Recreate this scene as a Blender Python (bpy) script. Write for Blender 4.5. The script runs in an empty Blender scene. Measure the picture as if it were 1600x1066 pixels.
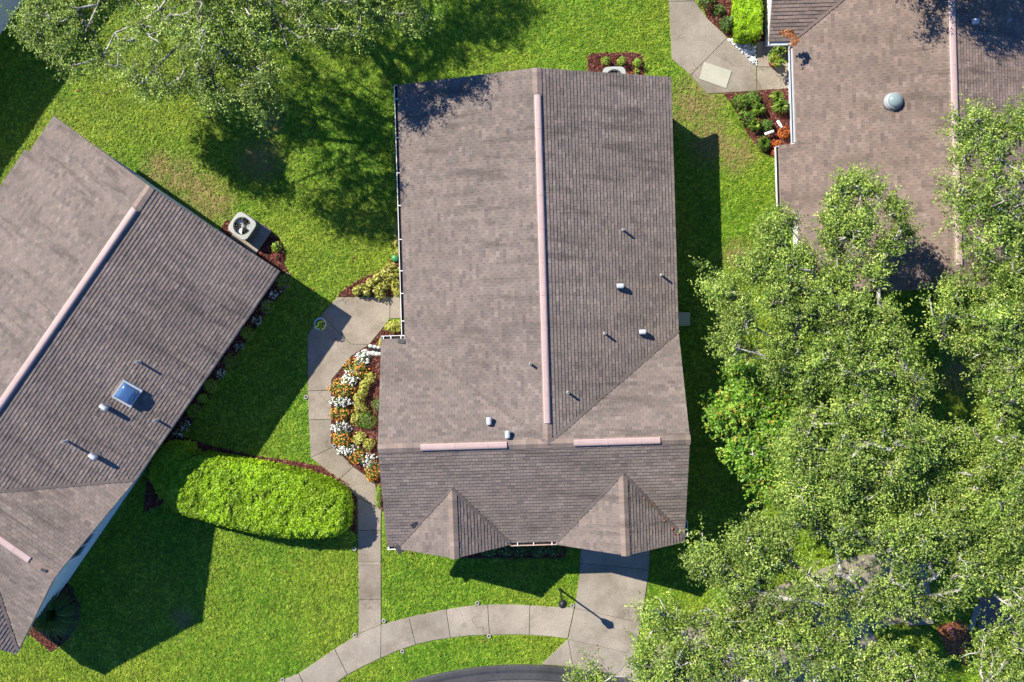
import bpy, bmesh, math, random
import numpy as np
from mathutils import Vector, Matrix

# ------------------------------------------------------------------ camera, sky, sun, exposure
SC = bpy.context.scene
COL = SC.collection
H, F = 36.8, 1400.0                      # camera height (m); focal length in photo pixels (1600 wide)
SUN_EL, SUN_DIR = 39.3, 35.6             # elevation; shadows run this many degrees below +x

cam = bpy.data.cameras.new('camera'); cam.sensor_width = 36.0; cam.lens = 36.0 * F / 1600.0
cam.clip_start = 0.5; cam.clip_end = 1200.0
co = bpy.data.objects.new('camera', cam); COL.objects.link(co); co.location = (0, 0, H)
SC.camera = co

W = bpy.data.worlds.new('World'); SC.world = W; W.use_nodes = True
wn = W.node_tree.nodes; wl = W.node_tree.links
bg = wn.get('Background') or wn.new('ShaderNodeBackground')
sky = wn.new('ShaderNodeTexSky'); sky.sky_type = 'NISHITA'; sky.sun_disc = False; sky.ozone_density = 7.0; sky.dust_density = 0.0; sky.air_density = 0.9
sky.sun_elevation = math.radians(SUN_EL); sky.sun_rotation = math.radians(270 + SUN_DIR)
tn = wn.new('ShaderNodeMix'); tn.data_type = 'RGBA'; tn.blend_type = 'MULTIPLY'; tn.inputs[0].default_value = 1.0
tn.inputs[7].default_value = (0.80, 1.14, 1.50, 1)
wl.new(sky.outputs[0], tn.inputs[6]); wl.new(tn.outputs[2], bg.inputs[0]); bg.inputs[1].default_value = 0.07

sl = bpy.data.lights.new('sun', 'SUN'); sl.energy = 5.0; sl.angle = math.radians(0.5); sl.color = (1.0, 0.935, 0.79)
so = bpy.data.objects.new('sun', sl); COL.objects.link(so); so.location = (-30, 20, 40)
_a, _e = math.radians(SUN_DIR), math.radians(SUN_EL)
SUNV = Vector((math.cos(_a) * math.cos(_e), -math.sin(_a) * math.cos(_e), -math.sin(_e)))
so.rotation_euler = SUNV.to_track_quat('-Z', 'Y').to_euler()

vs = SC.view_settings; vs.view_transform = 'Standard'; vs.look = 'None'; vs.gamma = 1.0
vs.use_curve_mapping = False; vs.exposure = 0.95
SC.cycles.max_bounces = 6; SC.cycles.diffuse_bounces = 3; SC.cycles.transparent_max_bounces = 4

# ------------------------------------------------------------------ helpers
def P(px, py, h=0.0):
    s = (H - h) / F
    return Vector(((px - 800.0) * s, -(py - 533.0) * s, h))
def P2(pts, h=0.0):
    return [P(a, b, h) for a, b in pts]
def props(o, label=None, cat=None, group=None, kind=None):
    if label: o['label'] = label
    if cat: o['category'] = cat
    if group: o['group'] = group
    if kind: o['kind'] = kind
    return o
def thing(name, label, cat, loc=(0, 0, 0), rz=0.0, group=None, kind=None):
    o = bpy.data.objects.new(name, None); COL.objects.link(o)
    o.empty_display_size = 0.2
    o.location = loc; o.rotation_euler = (0, 0, rz)
    return props(o, label, cat, group, kind)

class MB:
    """collects polygons with one tint value each, then links them as ONE mesh object"""
    def __init__(s): s.v = []; s.f = []; s.t = []
    def face(s, pts, t=0.5):
        n = len(s.v); s.v.extend([tuple(p) for p in pts]); s.f.append(tuple(range(n, n + len(pts)))); s.t.append(t)
    def vf(s, v, f, t=0.5):
        n = len(s.v); s.v.extend([tuple(p) for p in v])
        for q in f: s.f.append(tuple(i + n for i in q)); s.t.append(t)
    def box(s, c, d, rz=0.0, t=0.5, taper=1.0):
        x, y, z = d[0] / 2, d[1] / 2, d[2] / 2; ca, sa = math.cos(rz), math.sin(rz); v = []
        for k, m in ((-1, 1.0), (1, taper)):
            for a, b in ((-1, -1), (1, -1), (1, 1), (-1, 1)):
                X, Y = a * x * m, b * y * m
                v.append((c[0] + X * ca - Y * sa, c[1] + X * sa + Y * ca, c[2] + k * z))
        s.vf(v, [(3, 2, 1, 0), (4, 5, 6, 7), (0, 1, 5, 4), (1, 2, 6, 5), (2, 3, 7, 6), (3, 0, 4, 7)], t)
    def prism(s, poly, z0, z1, t=0.5):
        n = len(poly)
        a = sum(poly[i][0] * poly[(i + 1) % n][1] - poly[(i + 1) % n][0] * poly[i][1] for i in range(n))
        if a < 0: poly = poly[::-1]
        v = [(p[0], p[1], z0) for p in poly] + [(p[0], p[1], z1) for p in poly]
        f = [tuple(range(n - 1, -1, -1)), tuple(range(n, 2 * n))]
        f += [(i, (i + 1) % n, n + (i + 1) % n, n + i) for i in range(n)]
        s.vf(v, f, t)
    def bar(s, p0, p1, w, h, t=0.5, up=Vector((0, 0, 1))):
        p0, p1 = Vector(p0), Vector(p1); d = (p1 - p0).normalized()
        sd = d.cross(up); sd = sd.normalized() if sd.length > 1e-4 else Vector((1, 0, 0)); u = sd.cross(d)
        v = [q + sd * a * w / 2 + u * b * h / 2 for q in (p0, p1) for a, b in ((-1, -1), (1, -1), (1, 1), (-1, 1))]
        s.vf(v, [(3, 2, 1, 0), (4, 5, 6, 7), (0, 1, 5, 4), (1, 2, 6, 5), (2, 3, 7, 6), (3, 0, 4, 7)], t)
    def tube(s, pts, rad, n=8, t=0.5, cap=True):
        pts = [Vector(p) for p in pts]; rings = []; m = len(pts)
        if not hasattr(rad, '__len__'): rad = [rad] * m
        base = len(s.v)
        for i, p in enumerate(pts):
            d = pts[min(i + 1, m - 1)] - pts[max(i - 1, 0)]
            d = d.normalized() if d.length > 1e-6 else Vector((0, 0, 1))
            a = d.orthogonal().normalized() if abs(d.z) < 0.9 else d.cross(Vector((0, 1, 0))).normalized()
            b = d.cross(a)
            for k in range(n):
                g = 2 * math.pi * k / n
                s.v.append(tuple(p + (a * math.cos(g) + b * math.sin(g)) * rad[i]))
        for i in range(m - 1):
            for k in range(n):
                s.f.append((base + i * n + k, base + i * n + (k + 1) % n, base + (i + 1) * n + (k + 1) % n, base + (i + 1) * n + k)); s.t.append(t)
        if cap:
            s.f.append(tuple(base + k for k in range(n))[::-1]); s.t.append(t)
            s.f.append(tuple(base + (m - 1) * n + k for k in range(n))); s.t.append(t)
    def lathe(s, c, prof, n=20, t=0.5, sx=1.0, sy=1.0):
        base = len(s.v); m = len(prof)
        for r, z in prof:
            for k in range(n):
                g = 2 * math.pi * k / n
                s.v.append((c[0] + r * sx * math.cos(g), c[1] + r * sy * math.sin(g), c[2] + z))
        for i in range(m - 1):
            for k in range(n):
                s.f.append((base + i * n + k, base + i * n + (k + 1) % n, base + (i + 1) * n + (k + 1) % n, base + (i + 1) * n + k)); s.t.append(t)
        if prof[0][0] > 1e-4: s.f.append(tuple(base + k for k in range(n))[::-1]); s.t.append(t)
        if prof[-1][0] > 1e-4: s.f.append(tuple(base + (m - 1) * n + k for k in range(n))); s.t.append(t)
    def build(s, name, mat, parent=None, smooth=False, bevel=0.0):
        me = bpy.data.meshes.new(name); me.from_pydata(s.v, [], s.f)
        at = me.attributes.new('tint', 'FLOAT', 'FACE'); at.data.foreach_set('value', np.array(s.t, dtype=np.float32))
        if smooth: me.polygons.foreach_set('use_smooth', [True] * len(me.polygons))
        me.materials.append(mat); me.update()
        o = bpy.data.objects.new(name, me); COL.objects.link(o)
        if parent: o.parent = parent
        if bevel > 0:
            b = o.modifiers.new('bevel', 'BEVEL'); b.width = bevel; b.segments = 2; b.limit_method = 'ANGLE'
        return o

def quad_mesh(name, verts, tints, mat, parent=None):
    """verts: (N,4,3) quads, tints: (N,)"""
    n = len(verts); me = bpy.data.meshes.new(name)
    me.vertices.add(4 * n); me.vertices.foreach_set('co', verts.astype(np.float32).ravel())
    me.loops.add(4 * n); me.loops.foreach_set('vertex_index', np.arange(4 * n, dtype=np.int32))
    me.polygons.add(n); me.polygons.foreach_set('loop_start', np.arange(0, 4 * n, 4, dtype=np.int32))
    me.polygons.foreach_set('loop_total', np.full(n, 4, dtype=np.int32))
    at = me.attributes.new('tint', 'FLOAT', 'FACE'); at.data.foreach_set('value', tints.astype(np.float32))
    me.materials.append(mat); me.update(calc_edges=True)
    o = bpy.data.objects.new(name, me); COL.objects.link(o)
    if parent: o.parent = parent
    return o

def unit(a): return a / (np.linalg.norm(a, axis=-1, keepdims=True) + 1e-9)
def leaf_quads(c, nrm, L, Wd, rng, tang=None, fold=0.25):
    n = len(c)
    nrm = unit(nrm)
    t = rng.normal(size=(n, 3)) if tang is None else tang + 0.0
    t = unit(t - nrm * np.sum(t * nrm, -1, keepdims=True)); b = np.cross(nrm, t)
    L = np.broadcast_to(L, (n,))[:, None]; Wd = np.broadcast_to(Wd, (n,))[:, None]
    base = c - t * L * 0.5; tip = c + t * L * 0.5
    l = c + b * Wd * 0.5 + nrm * Wd * fold - t * L * 0.05; r = c - b * Wd * 0.5 + nrm * Wd * fold - t * L * 0.05
    return np.stack([base, r, tip, l], 1)

def in_poly(pts, poly):
    x, y = pts[:, 0], pts[:, 1]; ins = np.zeros(len(pts), bool); n = len(poly)
    for i in range(n):
        x0, y0 = poly[i][0], poly[i][1]; x1, y1 = poly[(i + 1) % n][0], poly[(i + 1) % n][1]
        if y0 == y1: continue
        c = ((y0 > y) != (y1 > y)) & (x < (x1 - x0) * (y - y0) / (y1 - y0) + x0)
        ins ^= c
    return ins
def edge_dist(pts, poly):
    d = np.full(len(pts), 1e9); n = len(poly)
    for i in range(n):
        a = np.array(poly[i][:2], float); b = np.array(poly[(i + 1) % n][:2], float); ab = b - a
        t = np.clip(((pts - a) @ ab) / (ab @ ab + 1e-12), 0, 1)
        d = np.minimum(d, np.linalg.norm(pts - (a + t[:, None] * ab), axis=1))
    return d
def vnoise(p, scale, seed):
    """smooth value noise in 2-D, 0..1"""
    rng = np.random.default_rng(seed); tab = rng.random((64, 64))
    q = p / scale + 1000.0; i = np.floor(q).astype(int); f = q - i; f = f * f * (3 - 2 * f)
    a = tab[i[:, 0] % 64, i[:, 1] % 64]; b = tab[(i[:, 0] + 1) % 64, i[:, 1] % 64]
    c = tab[i[:, 0] % 64, (i[:, 1] + 1) % 64]; d = tab[(i[:, 0] + 1) % 64, (i[:, 1] + 1) % 64]
    return (a * (1 - f[:, 0]) + b * f[:, 0]) * (1 - f[:, 1]) + (c * (1 - f[:, 0]) + d * f[:, 0]) * f[:, 1]

# ------------------------------------------------------------------ materials
class MT:
    def __init__(s, name, rough=0.8, spec=0.3):
        s.m = bpy.data.materials.new(name); s.m.use_nodes = True; s.nt = s.m.node_tree
        s.b = next(n for n in s.nt.nodes if n.type == 'BSDF_PRINCIPLED')
        s.b.inputs['Roughness'].default_value = rough
        s.b.inputs['Specular IOR Level'].default_value = spec
    def n(s, ty, **kw):
        nd = s.nt.nodes.new(ty)
        for k, v in kw.items(): setattr(nd, k, v)
        return nd
    def link(s, a, b): s.nt.links.new(a, b)
    def pos(s): return s.n('ShaderNodeNewGeometry').outputs['Position']
    def noise(s, scale, detail=3, vec=None, stretch=None, rough=0.55):
        v = vec or s.pos()
        if stretch:
            mp = s.n('ShaderNodeMapping'); mp.vector_type = 'TEXTURE'; mp.inputs['Scale'].default_value = tuple(1 / q for q in stretch[:3])
            if len(stretch) > 3: mp.inputs['Rotation'].default_value = (0, 0, stretch[3])
            s.link(v, mp.inputs[0]); v = mp.outputs[0]
        nd = s.n('ShaderNodeTexNoise'); nd.inputs['Scale'].default_value = scale; nd.inputs['Detail'].default_value = detail
        nd.inputs['Roughness'].default_value = rough
        s.link(v, nd.inputs['Vector']); return nd.outputs['Fac']
    def tint(s): return s.n('ShaderNodeAttribute', attribute_name='tint').outputs['Fac']
    def ramp(s, fac, stops):
        r = s.n('ShaderNodeValToRGB'); e = r.color_ramp.elements
        while len(e) < len(stops): e.new(0.5)
        for i, (p, c) in enumerate(stops):
            e[i].position = p; e[i].color = (c, c, c, 1) if not hasattr(c, '__len__') else (*c, 1)
        s.link(fac, r.inputs[0]); return r.outputs[0]
    def mix(s, fac, a, b, mode='MIX'):
        m = s.n('ShaderNodeMix', data_type='RGBA', blend_type=mode)
        for val, sock in ((fac, m.inputs[0]), (a, m.inputs[6]), (b, m.inputs[7])):
            if hasattr(val, 'is_linked') or hasattr(val, 'links'): s.link(val, sock)
            elif hasattr(val, '__len__'): sock.default_value = (*val, 1)
            else: sock.default_value = val
        return m.outputs[2]
    def math(s, op, a, b=0.5):
        m = s.n('ShaderNodeMath', operation=op)
        for val, sock in ((a, m.inputs[0]), (b, m.inputs[1])):
            if hasattr(val, 'links'): s.link(val, sock)
            else: sock.default_value = val
        return m.outputs[0]
    def spot(s, centers):
        """soft round worn patches: (x, y, radius) in metres, 0..1 with a ragged edge"""
        pos = s.pos(); ns = s.ramp(s.noise(3.2, 6, rough=0.75), [(0.35, 0.0), (0.65, 0.9)]); out = None
        for x, y, r in centers:
            d = s.n('ShaderNodeVectorMath', operation='DISTANCE'); sep = s.n('ShaderNodeVectorMath', operation='MULTIPLY')
            s.link(pos, sep.inputs[0]); sep.inputs[1].default_value = (1, 1, 0)
            s.link(sep.outputs[0], d.inputs[0]); d.inputs[1].default_value = (x, y, 0)
            v = s.math('SUBTRACT', 1.0, s.math('DIVIDE', d.outputs['Value'], r)); v = s.math('MAXIMUM', v, 0.0)
            out = v if out is None else s.math('MAXIMUM', out, v)
        v = s.math('MULTIPLY', out, s.math('MULTIPLY', ns, 2.6))
        return s.math('MINIMUM', v, 1.0)
    def color(s, c):
        if hasattr(c, 'links'): s.link(c, s.b.inputs['Base Color'])
        else: s.b.inputs['Base Color'].default_value = (*c, 1)
        return s
    def bump(s, h, strength=0.5, dist=0.02):
        b = s.n('ShaderNodeBump'); b.inputs['Strength'].default_value = strength; b.inputs['Distance'].default_value = dist
        s.link(h, b.inputs['Height']); s.link(b.outputs[0], s.b.inputs['Normal']); return s
    def translucent(s, col, fac):
        out = next(n for n in s.nt.nodes if n.type == 'OUTPUT_MATERIAL')
        tr = s.n('ShaderNodeBsdfTranslucent'); mx = s.n('ShaderNodeMixShader'); mx.inputs[0].default_value = fac
        if hasattr(col, 'links'): s.link(col, tr.inputs[0])
        else: tr.inputs[0].default_value = (*col, 1)
        s.link(s.b.outputs[0], mx.inputs[1]); s.link(tr.outputs[0], mx.inputs[2]); s.link(mx.outputs[0], out.inputs[0]); return s

def plain(name, col, rough=0.7, spec=0.3, metal=0.0, vary=0.12, scale=6.0):
    m = MT(name, rough, spec); m.b.inputs['Metallic'].default_value = metal
    f = m.noise(scale, 4); d = tuple(c * (1 - vary * 2) for c in col); l = tuple(min(1, c * (1 + vary)) for c in col)
    m.color(m.mix(f, d, l)); return m.m

def foliage_mat(name, dark, mid, light, trans=0.3, rough=0.45, spec=0.35, accent=None):
    m = MT(name, rough, spec); t = m.tint()
    stops = [(0.0, dark), (0.5, mid), (1.0, light)]
    c = m.ramp(t, stops)
    big = m.ramp(m.noise(0.7, 3), [(0.3, 0.62), (0.7, 1.3)])
    c = m.mix(1.0, c, big, 'MULTIPLY')
    if accent: c = m.mix(m.ramp(t, [(0.90, 0.0), (0.93, 0.8)]), c, accent)
    m.color(c); m.translucent(m.mix(0.5, c, light), trans); return m.m

def shingle_mat(name, base, rz=0.0):
    m = MT(name, 0.93, 0.15); t = m.tint()
    c = m.ramp(t, [(0.0, tuple(v * k for v, k in zip(base, (0.72, 0.7, 0.72)))), (0.25, tuple(v * 0.85 for v in base)), (0.7, tuple(v * k for v, k in zip(base, (1.08, 1.03, 1.0)))), (1.0, tuple(v * k for v, k in zip(base, (1.22, 1.19, 1.17))))])
    gran = m.ramp(m.noise(55, 2), [(0.25, 0.7), (0.75, 1.3)]); c = m.mix(0.8, c, m.mix(1.0, c, gran, 'MULTIPLY'))
    big = m.ramp(m.noise(0.45, 4, stretch=(0.6, 1.7, 1.0, rz)), [(0.3, 0.82), (0.55, 1.02), (0.75, 1.1)]); c = m.mix(1.0, c, big, 'MULTIPLY')
    st = m.ramp(m.noise(1.1, 5, stretch=(0.28, 2.6, 1.0, rz), rough=0.65), [(0.50, 0.0), (0.64, 1.0)])
    mask = m.ramp(m.noise(0.22, 2), [(0.40, 0.1), (0.6, 0.85)])
    c = m.mix(m.math('MULTIPLY', st, mask), c, tuple(v * 0.52 for v in base))
    alg = m.ramp(m.noise(1.7, 6), [(0.6, 0.0), (0.85, 0.35)]); c = m.mix(alg, c, (0.30, 0.24, 0.20))
    m.color(c); return m.m

def concrete_mat(name, base):
    m = MT(name, 0.88, 0.25)
    c = m.mix(m.ramp(m.noise(1.3, 5), [(0.3, 0.0), (0.7, 1.0)]), tuple(v * 0.82 for v in base), tuple(v * 1.08 for v in base))
    c = m.mix(m.ramp(m.noise(26, 3), [(0.35, 0.75), (0.62, 0.0)]), c, tuple(v * 0.55 for v in base))
    c = m.mix(m.ramp(m.noise(0.55, 5, rough=0.7), [(0.44, 0.0), (0.72, 0.8)]), c, (base[0] * 0.42, base[1] * 0.40, base[2] * 0.36))
    c = m.mix(1.0, c, m.ramp(m.tint(), [(0, 0.88), (1, 1.12)]), 'MULTIPLY')
    vo = m.n('ShaderNodeTexVoronoi', feature='DISTANCE_TO_EDGE'); vo.inputs['Scale'].default_value = 0.42
    wob = m.n('ShaderNodeVectorMath', operation='ADD'); m.link(m.pos(), wob.inputs[0]); nz = m.n('ShaderNodeTexNoise'); nz.inputs['Scale'].default_value = 1.8; nz.inputs['Detail'].default_value = 5; m.link(m.pos(), nz.inputs['Vector'])
    sc_ = m.n('ShaderNodeVectorMath', operation='SCALE'); sc_.inputs['Scale'].default_value = 1.1; m.link(nz.outputs['Color'], sc_.inputs[0]); m.link(sc_.outputs[0], wob.inputs[1]); m.link(wob.outputs[0], vo.inputs['Vector'])
    crack = m.math('MULTIPLY', m.ramp(vo.outputs['Distance'], [(0.0, 1.0), (0.012, 0.0)]), m.ramp(m.noise(0.5, 2), [(0.48, 0.0), (0.6, 0.75)]))
    c = m.mix(crack, c, tuple(v * 0.3 for v in base))
    m.color(c); m.bump(m.noise(40, 3), 0.35, 0.01); return m.m

M = {}
M['shingle'] = shingle_mat('shingle', (0.188, 0.157, 0.142))
M['shingle_angled'] = shingle_mat('shingle_angled', (0.188, 0.157, 0.142), math.radians(-34.5))
M['shingle_warm'] = shingle_mat('shingle_warm', (0.206, 0.160, 0.138))
M['cap'] = shingle_mat('shingle_cap', (0.235, 0.185, 0.160))
M['deck'] = plain('roof_deck', (0.05, 0.042, 0.038), 0.95, 0.1)
M['fascia'] = plain('fascia', (0.42, 0.36, 0.32), 0.6, 0.3)
M['stucco'] = plain('stucco', (0.72, 0.71, 0.68), 0.85, 0.2, scale=3)
M['trim'] = plain('white_trim', (0.80, 0.79, 0.77), 0.5, 0.4, vary=0.06)
M['gutter_in'] = plain('gutter_inside', (0.045, 0.04, 0.035), 0.9, 0.1, vary=0.3)
M['palegutter'] = plain('pale_gutter', (0.50, 0.51, 0.52), 0.6, 0.3, vary=0.08)
M['rustgutter'] = plain('stained_gutter', (0.55, 0.40, 0.33), 0.7, 0.2, vary=0.3, scale=4)
m = MT('pink_metal', 0.5, 0.4)
c = m.mix(m.noise(2.2, 5), (0.36, 0.25, 0.235), (0.48, 0.36, 0.34)); c = m.mix(m.ramp(m.noise(5, 6, rough=0.75), [(0.58, 0.0), (0.72, 0.6)]), c, (0.24, 0.13, 0.09)); m.color(c); M['pink'] = m.m
M['galv'] = plain('galvanised', (0.46, 0.49, 0.51), 0.5, 0.4, vary=0.1)
M['deckring'] = plain('ring_concrete', (0.36, 0.34, 0.31), 0.9, 0.2, vary=0.2)
M['deckflange'] = plain('roof_flange', (0.14, 0.12, 0.115), 0.7, 0.3)
M['lead'] = plain('lead_pipe', (0.36, 0.36, 0.36), 0.5, 0.4, vary=0.1)
M['darkmetal'] = plain('dark_flashing', (0.045, 0.043, 0.045), 0.5, 0.4)
M['black'] = plain('black_paint', (0.018, 0.018, 0.02), 0.4, 0.5)
M['hole'] = plain('dark_hole', (0.008, 0.008, 0.01), 0.8, 0.1)
M['acpaint'] = plain('ac_paint', (0.36, 0.37, 0.345), 0.45, 0.4, vary=0.05)
M['acside'] = plain('ac_louver', (0.14, 0.16, 0.15), 0.6, 0.3)
M['white'] = plain('white_paint', (0.80, 0.80, 0.79), 0.4, 0.4, vary=0.04)
M['concrete'] = concrete_mat('concrete', (0.335, 0.285, 0.228))
M['concrete_pale'] = concrete_mat('concrete_pale', (0.36, 0.312, 0.255))
M['asphalt'] = concrete_mat('asphalt', (0.062, 0.064, 0.070))
M['kerb'] = concrete_mat('kerb', (0.075, 0.074, 0.080))
M['lid'] = plain('lid', (0.40, 0.39, 0.31), 0.7, 0.3, vary=0.12, scale=2)
M['stone'] = plain('white_stone', (0.50, 0.49, 0.47), 0.8, 0.2, vary=0.25, scale=9)
M['brick'] = plain('paver_brick', (0.24, 0.17, 0.145), 0.9, 0.2, vary=0.25, scale=5)
M['terracotta'] = plain('terracotta', (0.40, 0.15, 0.07), 0.8, 0.2)
M['greenplastic'] = plain('green_plastic', (0.03, 0.22, 0.07), 0.4, 0.4)
M['pinkflower'] = plain('magenta_petal', (0.60, 0.03, 0.10), 0.6, 0.3)
g = MT('dark_glass', 0.06, 0.6); g.color((0.03, 0.04, 0.05)); M['glass'] = g.m
g = MT('skylight_dome', 0.12, 0.6); g.color((0.06, 0.13, 0.28)); g.b.inputs['Coat Weight'].default_value = 0.6; M['dome_blue'] = g.m
g = MT('tube_dome', 0.15, 0.6); g.color((0.20, 0.26, 0.26)); g.b.inputs['Coat Weight'].default_value = 0.5; M['dome_grey'] = g.m
M['beige'] = plain('beige_plastic', (0.50, 0.44, 0.27), 0.7, 0.3)

m = MT('bark', 0.9, 0.2)
c = m.mix(m.ramp(m.noise(3.5, 5), [(0.35, 0.0), (0.6, 1.0)]), (0.13, 0.115, 0.10), (0.47, 0.45, 0.41)); m.color(c); m.bump(m.noise(14, 4), 0.8, 0.04); M['bark'] = m.m

DEAD = [(P(a, b).x, P(a, b).y, r) for a, b, r in ((335, 318, 1.1), (310, 300, 1.2), (280, 280, 1.2), (250, 264, 1.0), (1085, 165, 1.6), (1110, 220, 1.4), (1150, 240, 1.1), (1155, 400, 0.9), (1150, 480, 0.7), (405, 250, 1.2), (1500, 580, 1.2), (420, 190, 0.8), (1152, 560, 0.8), (285, 965, .6))]
def grass_mat(name, ground=False):
    m = MT(name, 0.6, 0.25)
    oi = m.n('ShaderNodeObjectInfo').outputs['Random'] if not ground else m.noise(14, 3)
    c = m.ramp(oi, [(0.0, (0.04, 0.11, 0.008)), (0.3, (0.13, 0.28, 0.014)), (0.65, (0.25, 0.40, 0.022)), (1.0, (0.46, 0.56, 0.075))])
    reg = m.ramp(m.noise(0.17, 4), [(0.38, 0.0), (0.62, 1.0)])
    c = m.mix(reg, m.mix(0.4, c, (0.14, 0.33, 0.018)), m.mix(0.3, c, (0.42, 0.44, 0.045)))
    mid = m.ramp(m.noise(1.6, 4), [(0.3, 0.84), (0.7, 1.16)]); c = m.mix(1.0, c, mid, 'MULTIPLY'); c = m.mix(1.0, c, m.ramp(m.noise(15.0, 2), [(0.34, 0.6), (0.64, 1.3)]), 'MULTIPLY')
    dead = m.math('MAXIMUM', m.spot(DEAD), m.ramp(m.noise(0.8, 6, rough=0.7), [(0.66, 0.0), (0.8, 0.7)]))
    c = m.mix(m.math('MULTIPLY', dead, 0.78), c, (0.38, 0.27, 0.12))
    if ground: c = m.mix(1.0, c, (0.62, 0.60, 0.6), 'MULTIPLY'); m.bump(m.noise(11, 4), 0.9, 0.06)  # turf sheet darkened so the gaps between tufts read as shade
    m.color(c)
    if not ground: m.translucent(c, 0.25)
    return m.m
M['grass'] = grass_mat('grass_blade'); M['ground'] = grass_mat('ground_turf', True)
m = MT('mulch', 0.95, 0.1)
c = m.mix(m.noise(9, 4), (0.045, 0.016, 0.012), (0.15, 0.055, 0.04)); m.color(c); m.bump(m.noise(25, 3), 0.9, 0.03); M['mulch'] = m.m
m = MT('mulch_chip', 0.9, 0.15)
m.color(m.ramp(m.n('ShaderNodeObjectInfo').outputs['Random'], [(0, (0.035, 0.012, 0.009)), (0.6, (0.12, 0.038, 0.028)), (1, (0.24, 0.11, 0.085))])); M['chip'] = m.m
m = MT('orange_chip', 0.9, 0.15)
m.color(m.ramp(m.n('ShaderNodeObjectInfo').outputs['Random'], [(0, (0.10, 0.04, 0.02)), (0.6, (0.27, 0.10, 0.04)), (1, (0.36, 0.19, 0.09))])); M['litter'] = m.m
m = MT('white_pebble', 0.7, 0.3)
m.color(m.ramp(m.n('ShaderNodeObjectInfo').outputs['Random'], [(0, (0.32, 0.33, 0.35)), (1, (0.78, 0.78, 0.78))])); M['pebble'] = m.m
M['soil'] = plain('dark_soil', (0.035, 0.026, 0.02), 0.95, 0.1, vary=0.3)

M['oak'] = foliage_mat('oak_leaf', (0.035, 0.085, 0.012), (0.222, 0.332, 0.050), (0.52, 0.61, 0.138), 0.22)
M['oakgrey'] = foliage_mat('oak_leaf_grey', (0.042, 0.092, 0.015), (0.23, 0.335, 0.053), (0.50, 0.60, 0.14), 0.22)
M['brightleaf'] = foliage_mat('bright_leaf', (0.045, 0.13, 0.012), (0.19, 0.37, 0.035), (0.42, 0.57, 0.08), 0.28, accent=(0.45, 0.24, 0.05))
M['hedge'] = foliage_mat('hedge_leaf', (0.07, 0.17, 0.006), (0.31, 0.51, 0.016), (0.54, 0.72, 0.04), 0.3)
M['hedge_core'] = plain('hedge_core', (0.02, 0.04, 0.006), 0.9, 0.1)
M['shrub'] = foliage_mat('shrub_leaf', (0.03, 0.07, 0.012), (0.08, 0.16, 0.02), (0.17, 0.27, 0.05), 0.25)
M['lime'] = foliage_mat('lime_leaf', (0.10, 0.20, 0.015), (0.22, 0.36, 0.03), (0.38, 0.48, 0.07), 0.3)
M['croton'] = foliage_mat('variegated_leaf', (0.14, 0.17, 0.02), (0.42, 0.42, 0.07), (0.68, 0.64, 0.20), 0.25)
M['strap'] = foliage_mat('strap_leaf', (0.05, 0.12, 0.012), (0.14, 0.25, 0.025), (0.36, 0.40, 0.08), 0.25)
M['fern'] = foliage_mat('fern_leaf', (0.05, 0.12, 0.01), (0.12, 0.24, 0.02), (0.22, 0.34, 0.05), 0.3)
M['orangeplant'] = foliage_mat('orange_leaf', (0.22, 0.05, 0.015), (0.52, 0.11, 0.02), (0.65, 0.25, 0.05), 0.2)
M['redplant'] = foliage_mat('red_leaf', (0.12, 0.02, 0.02), (0.25, 0.06, 0.05), (0.40, 0.15, 0.10), 0.2)
M['white_petal'] = foliage_mat('white_petal', (0.62, 0.63, 0.62), (0.80, 0.80, 0.79), (0.88, 0.88, 0.86), 0.15)
M['orange_petal'] = foliage_mat('orange_petal', (0.55, 0.10, 0.02), (0.80, 0.27, 0.03), (0.85, 0.45, 0.06), 0.15)
M['purple_petal'] = foliage_mat('purple_petal', (0.25, 0.05, 0.28), (0.40, 0.10, 0.42), (0.50, 0.2, 0.5), 0.15)

# ------------------------------------------------------------------ ground, road, paths
mb = MB(); mb.face([(-320, -320, 0), (320, -320, 0), (320, 320, 0), (-320, 320, 0)])
props(mb.build('ground', M['ground']), 'green lawn ground between the houses', 'lawn', kind='structure')

NOGRASS = []          # polygons (world xy) where no grass grows
def slab_set(name, label, cat, slabs, mat, top=0.035, grow=0.0):
    r = thing(name, label, cat, kind='structure'); rng = random.Random(sum(ord(ch) for ch in name))
    for k, s in enumerate(slabs):
        w = P2(s); cx = sum(p.x for p in w) / len(w); cy = sum(p.y for p in w) / len(w)
        NOGRASS.append([(p.x, p.y) for p in w])
        q = []
        for p in w:
            d = Vector((p.x - cx, p.y - cy, 0)); q.append((p.x - d.normalized().x * 0.012, p.y - d.normalized().y * 0.012))
        b = MB(); b.prism(q, -0.06, top + rng.uniform(-0.004, 0.004), rng.random())
        o = b.build('slab', mat, r, bevel=0.008)
    return r

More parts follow.
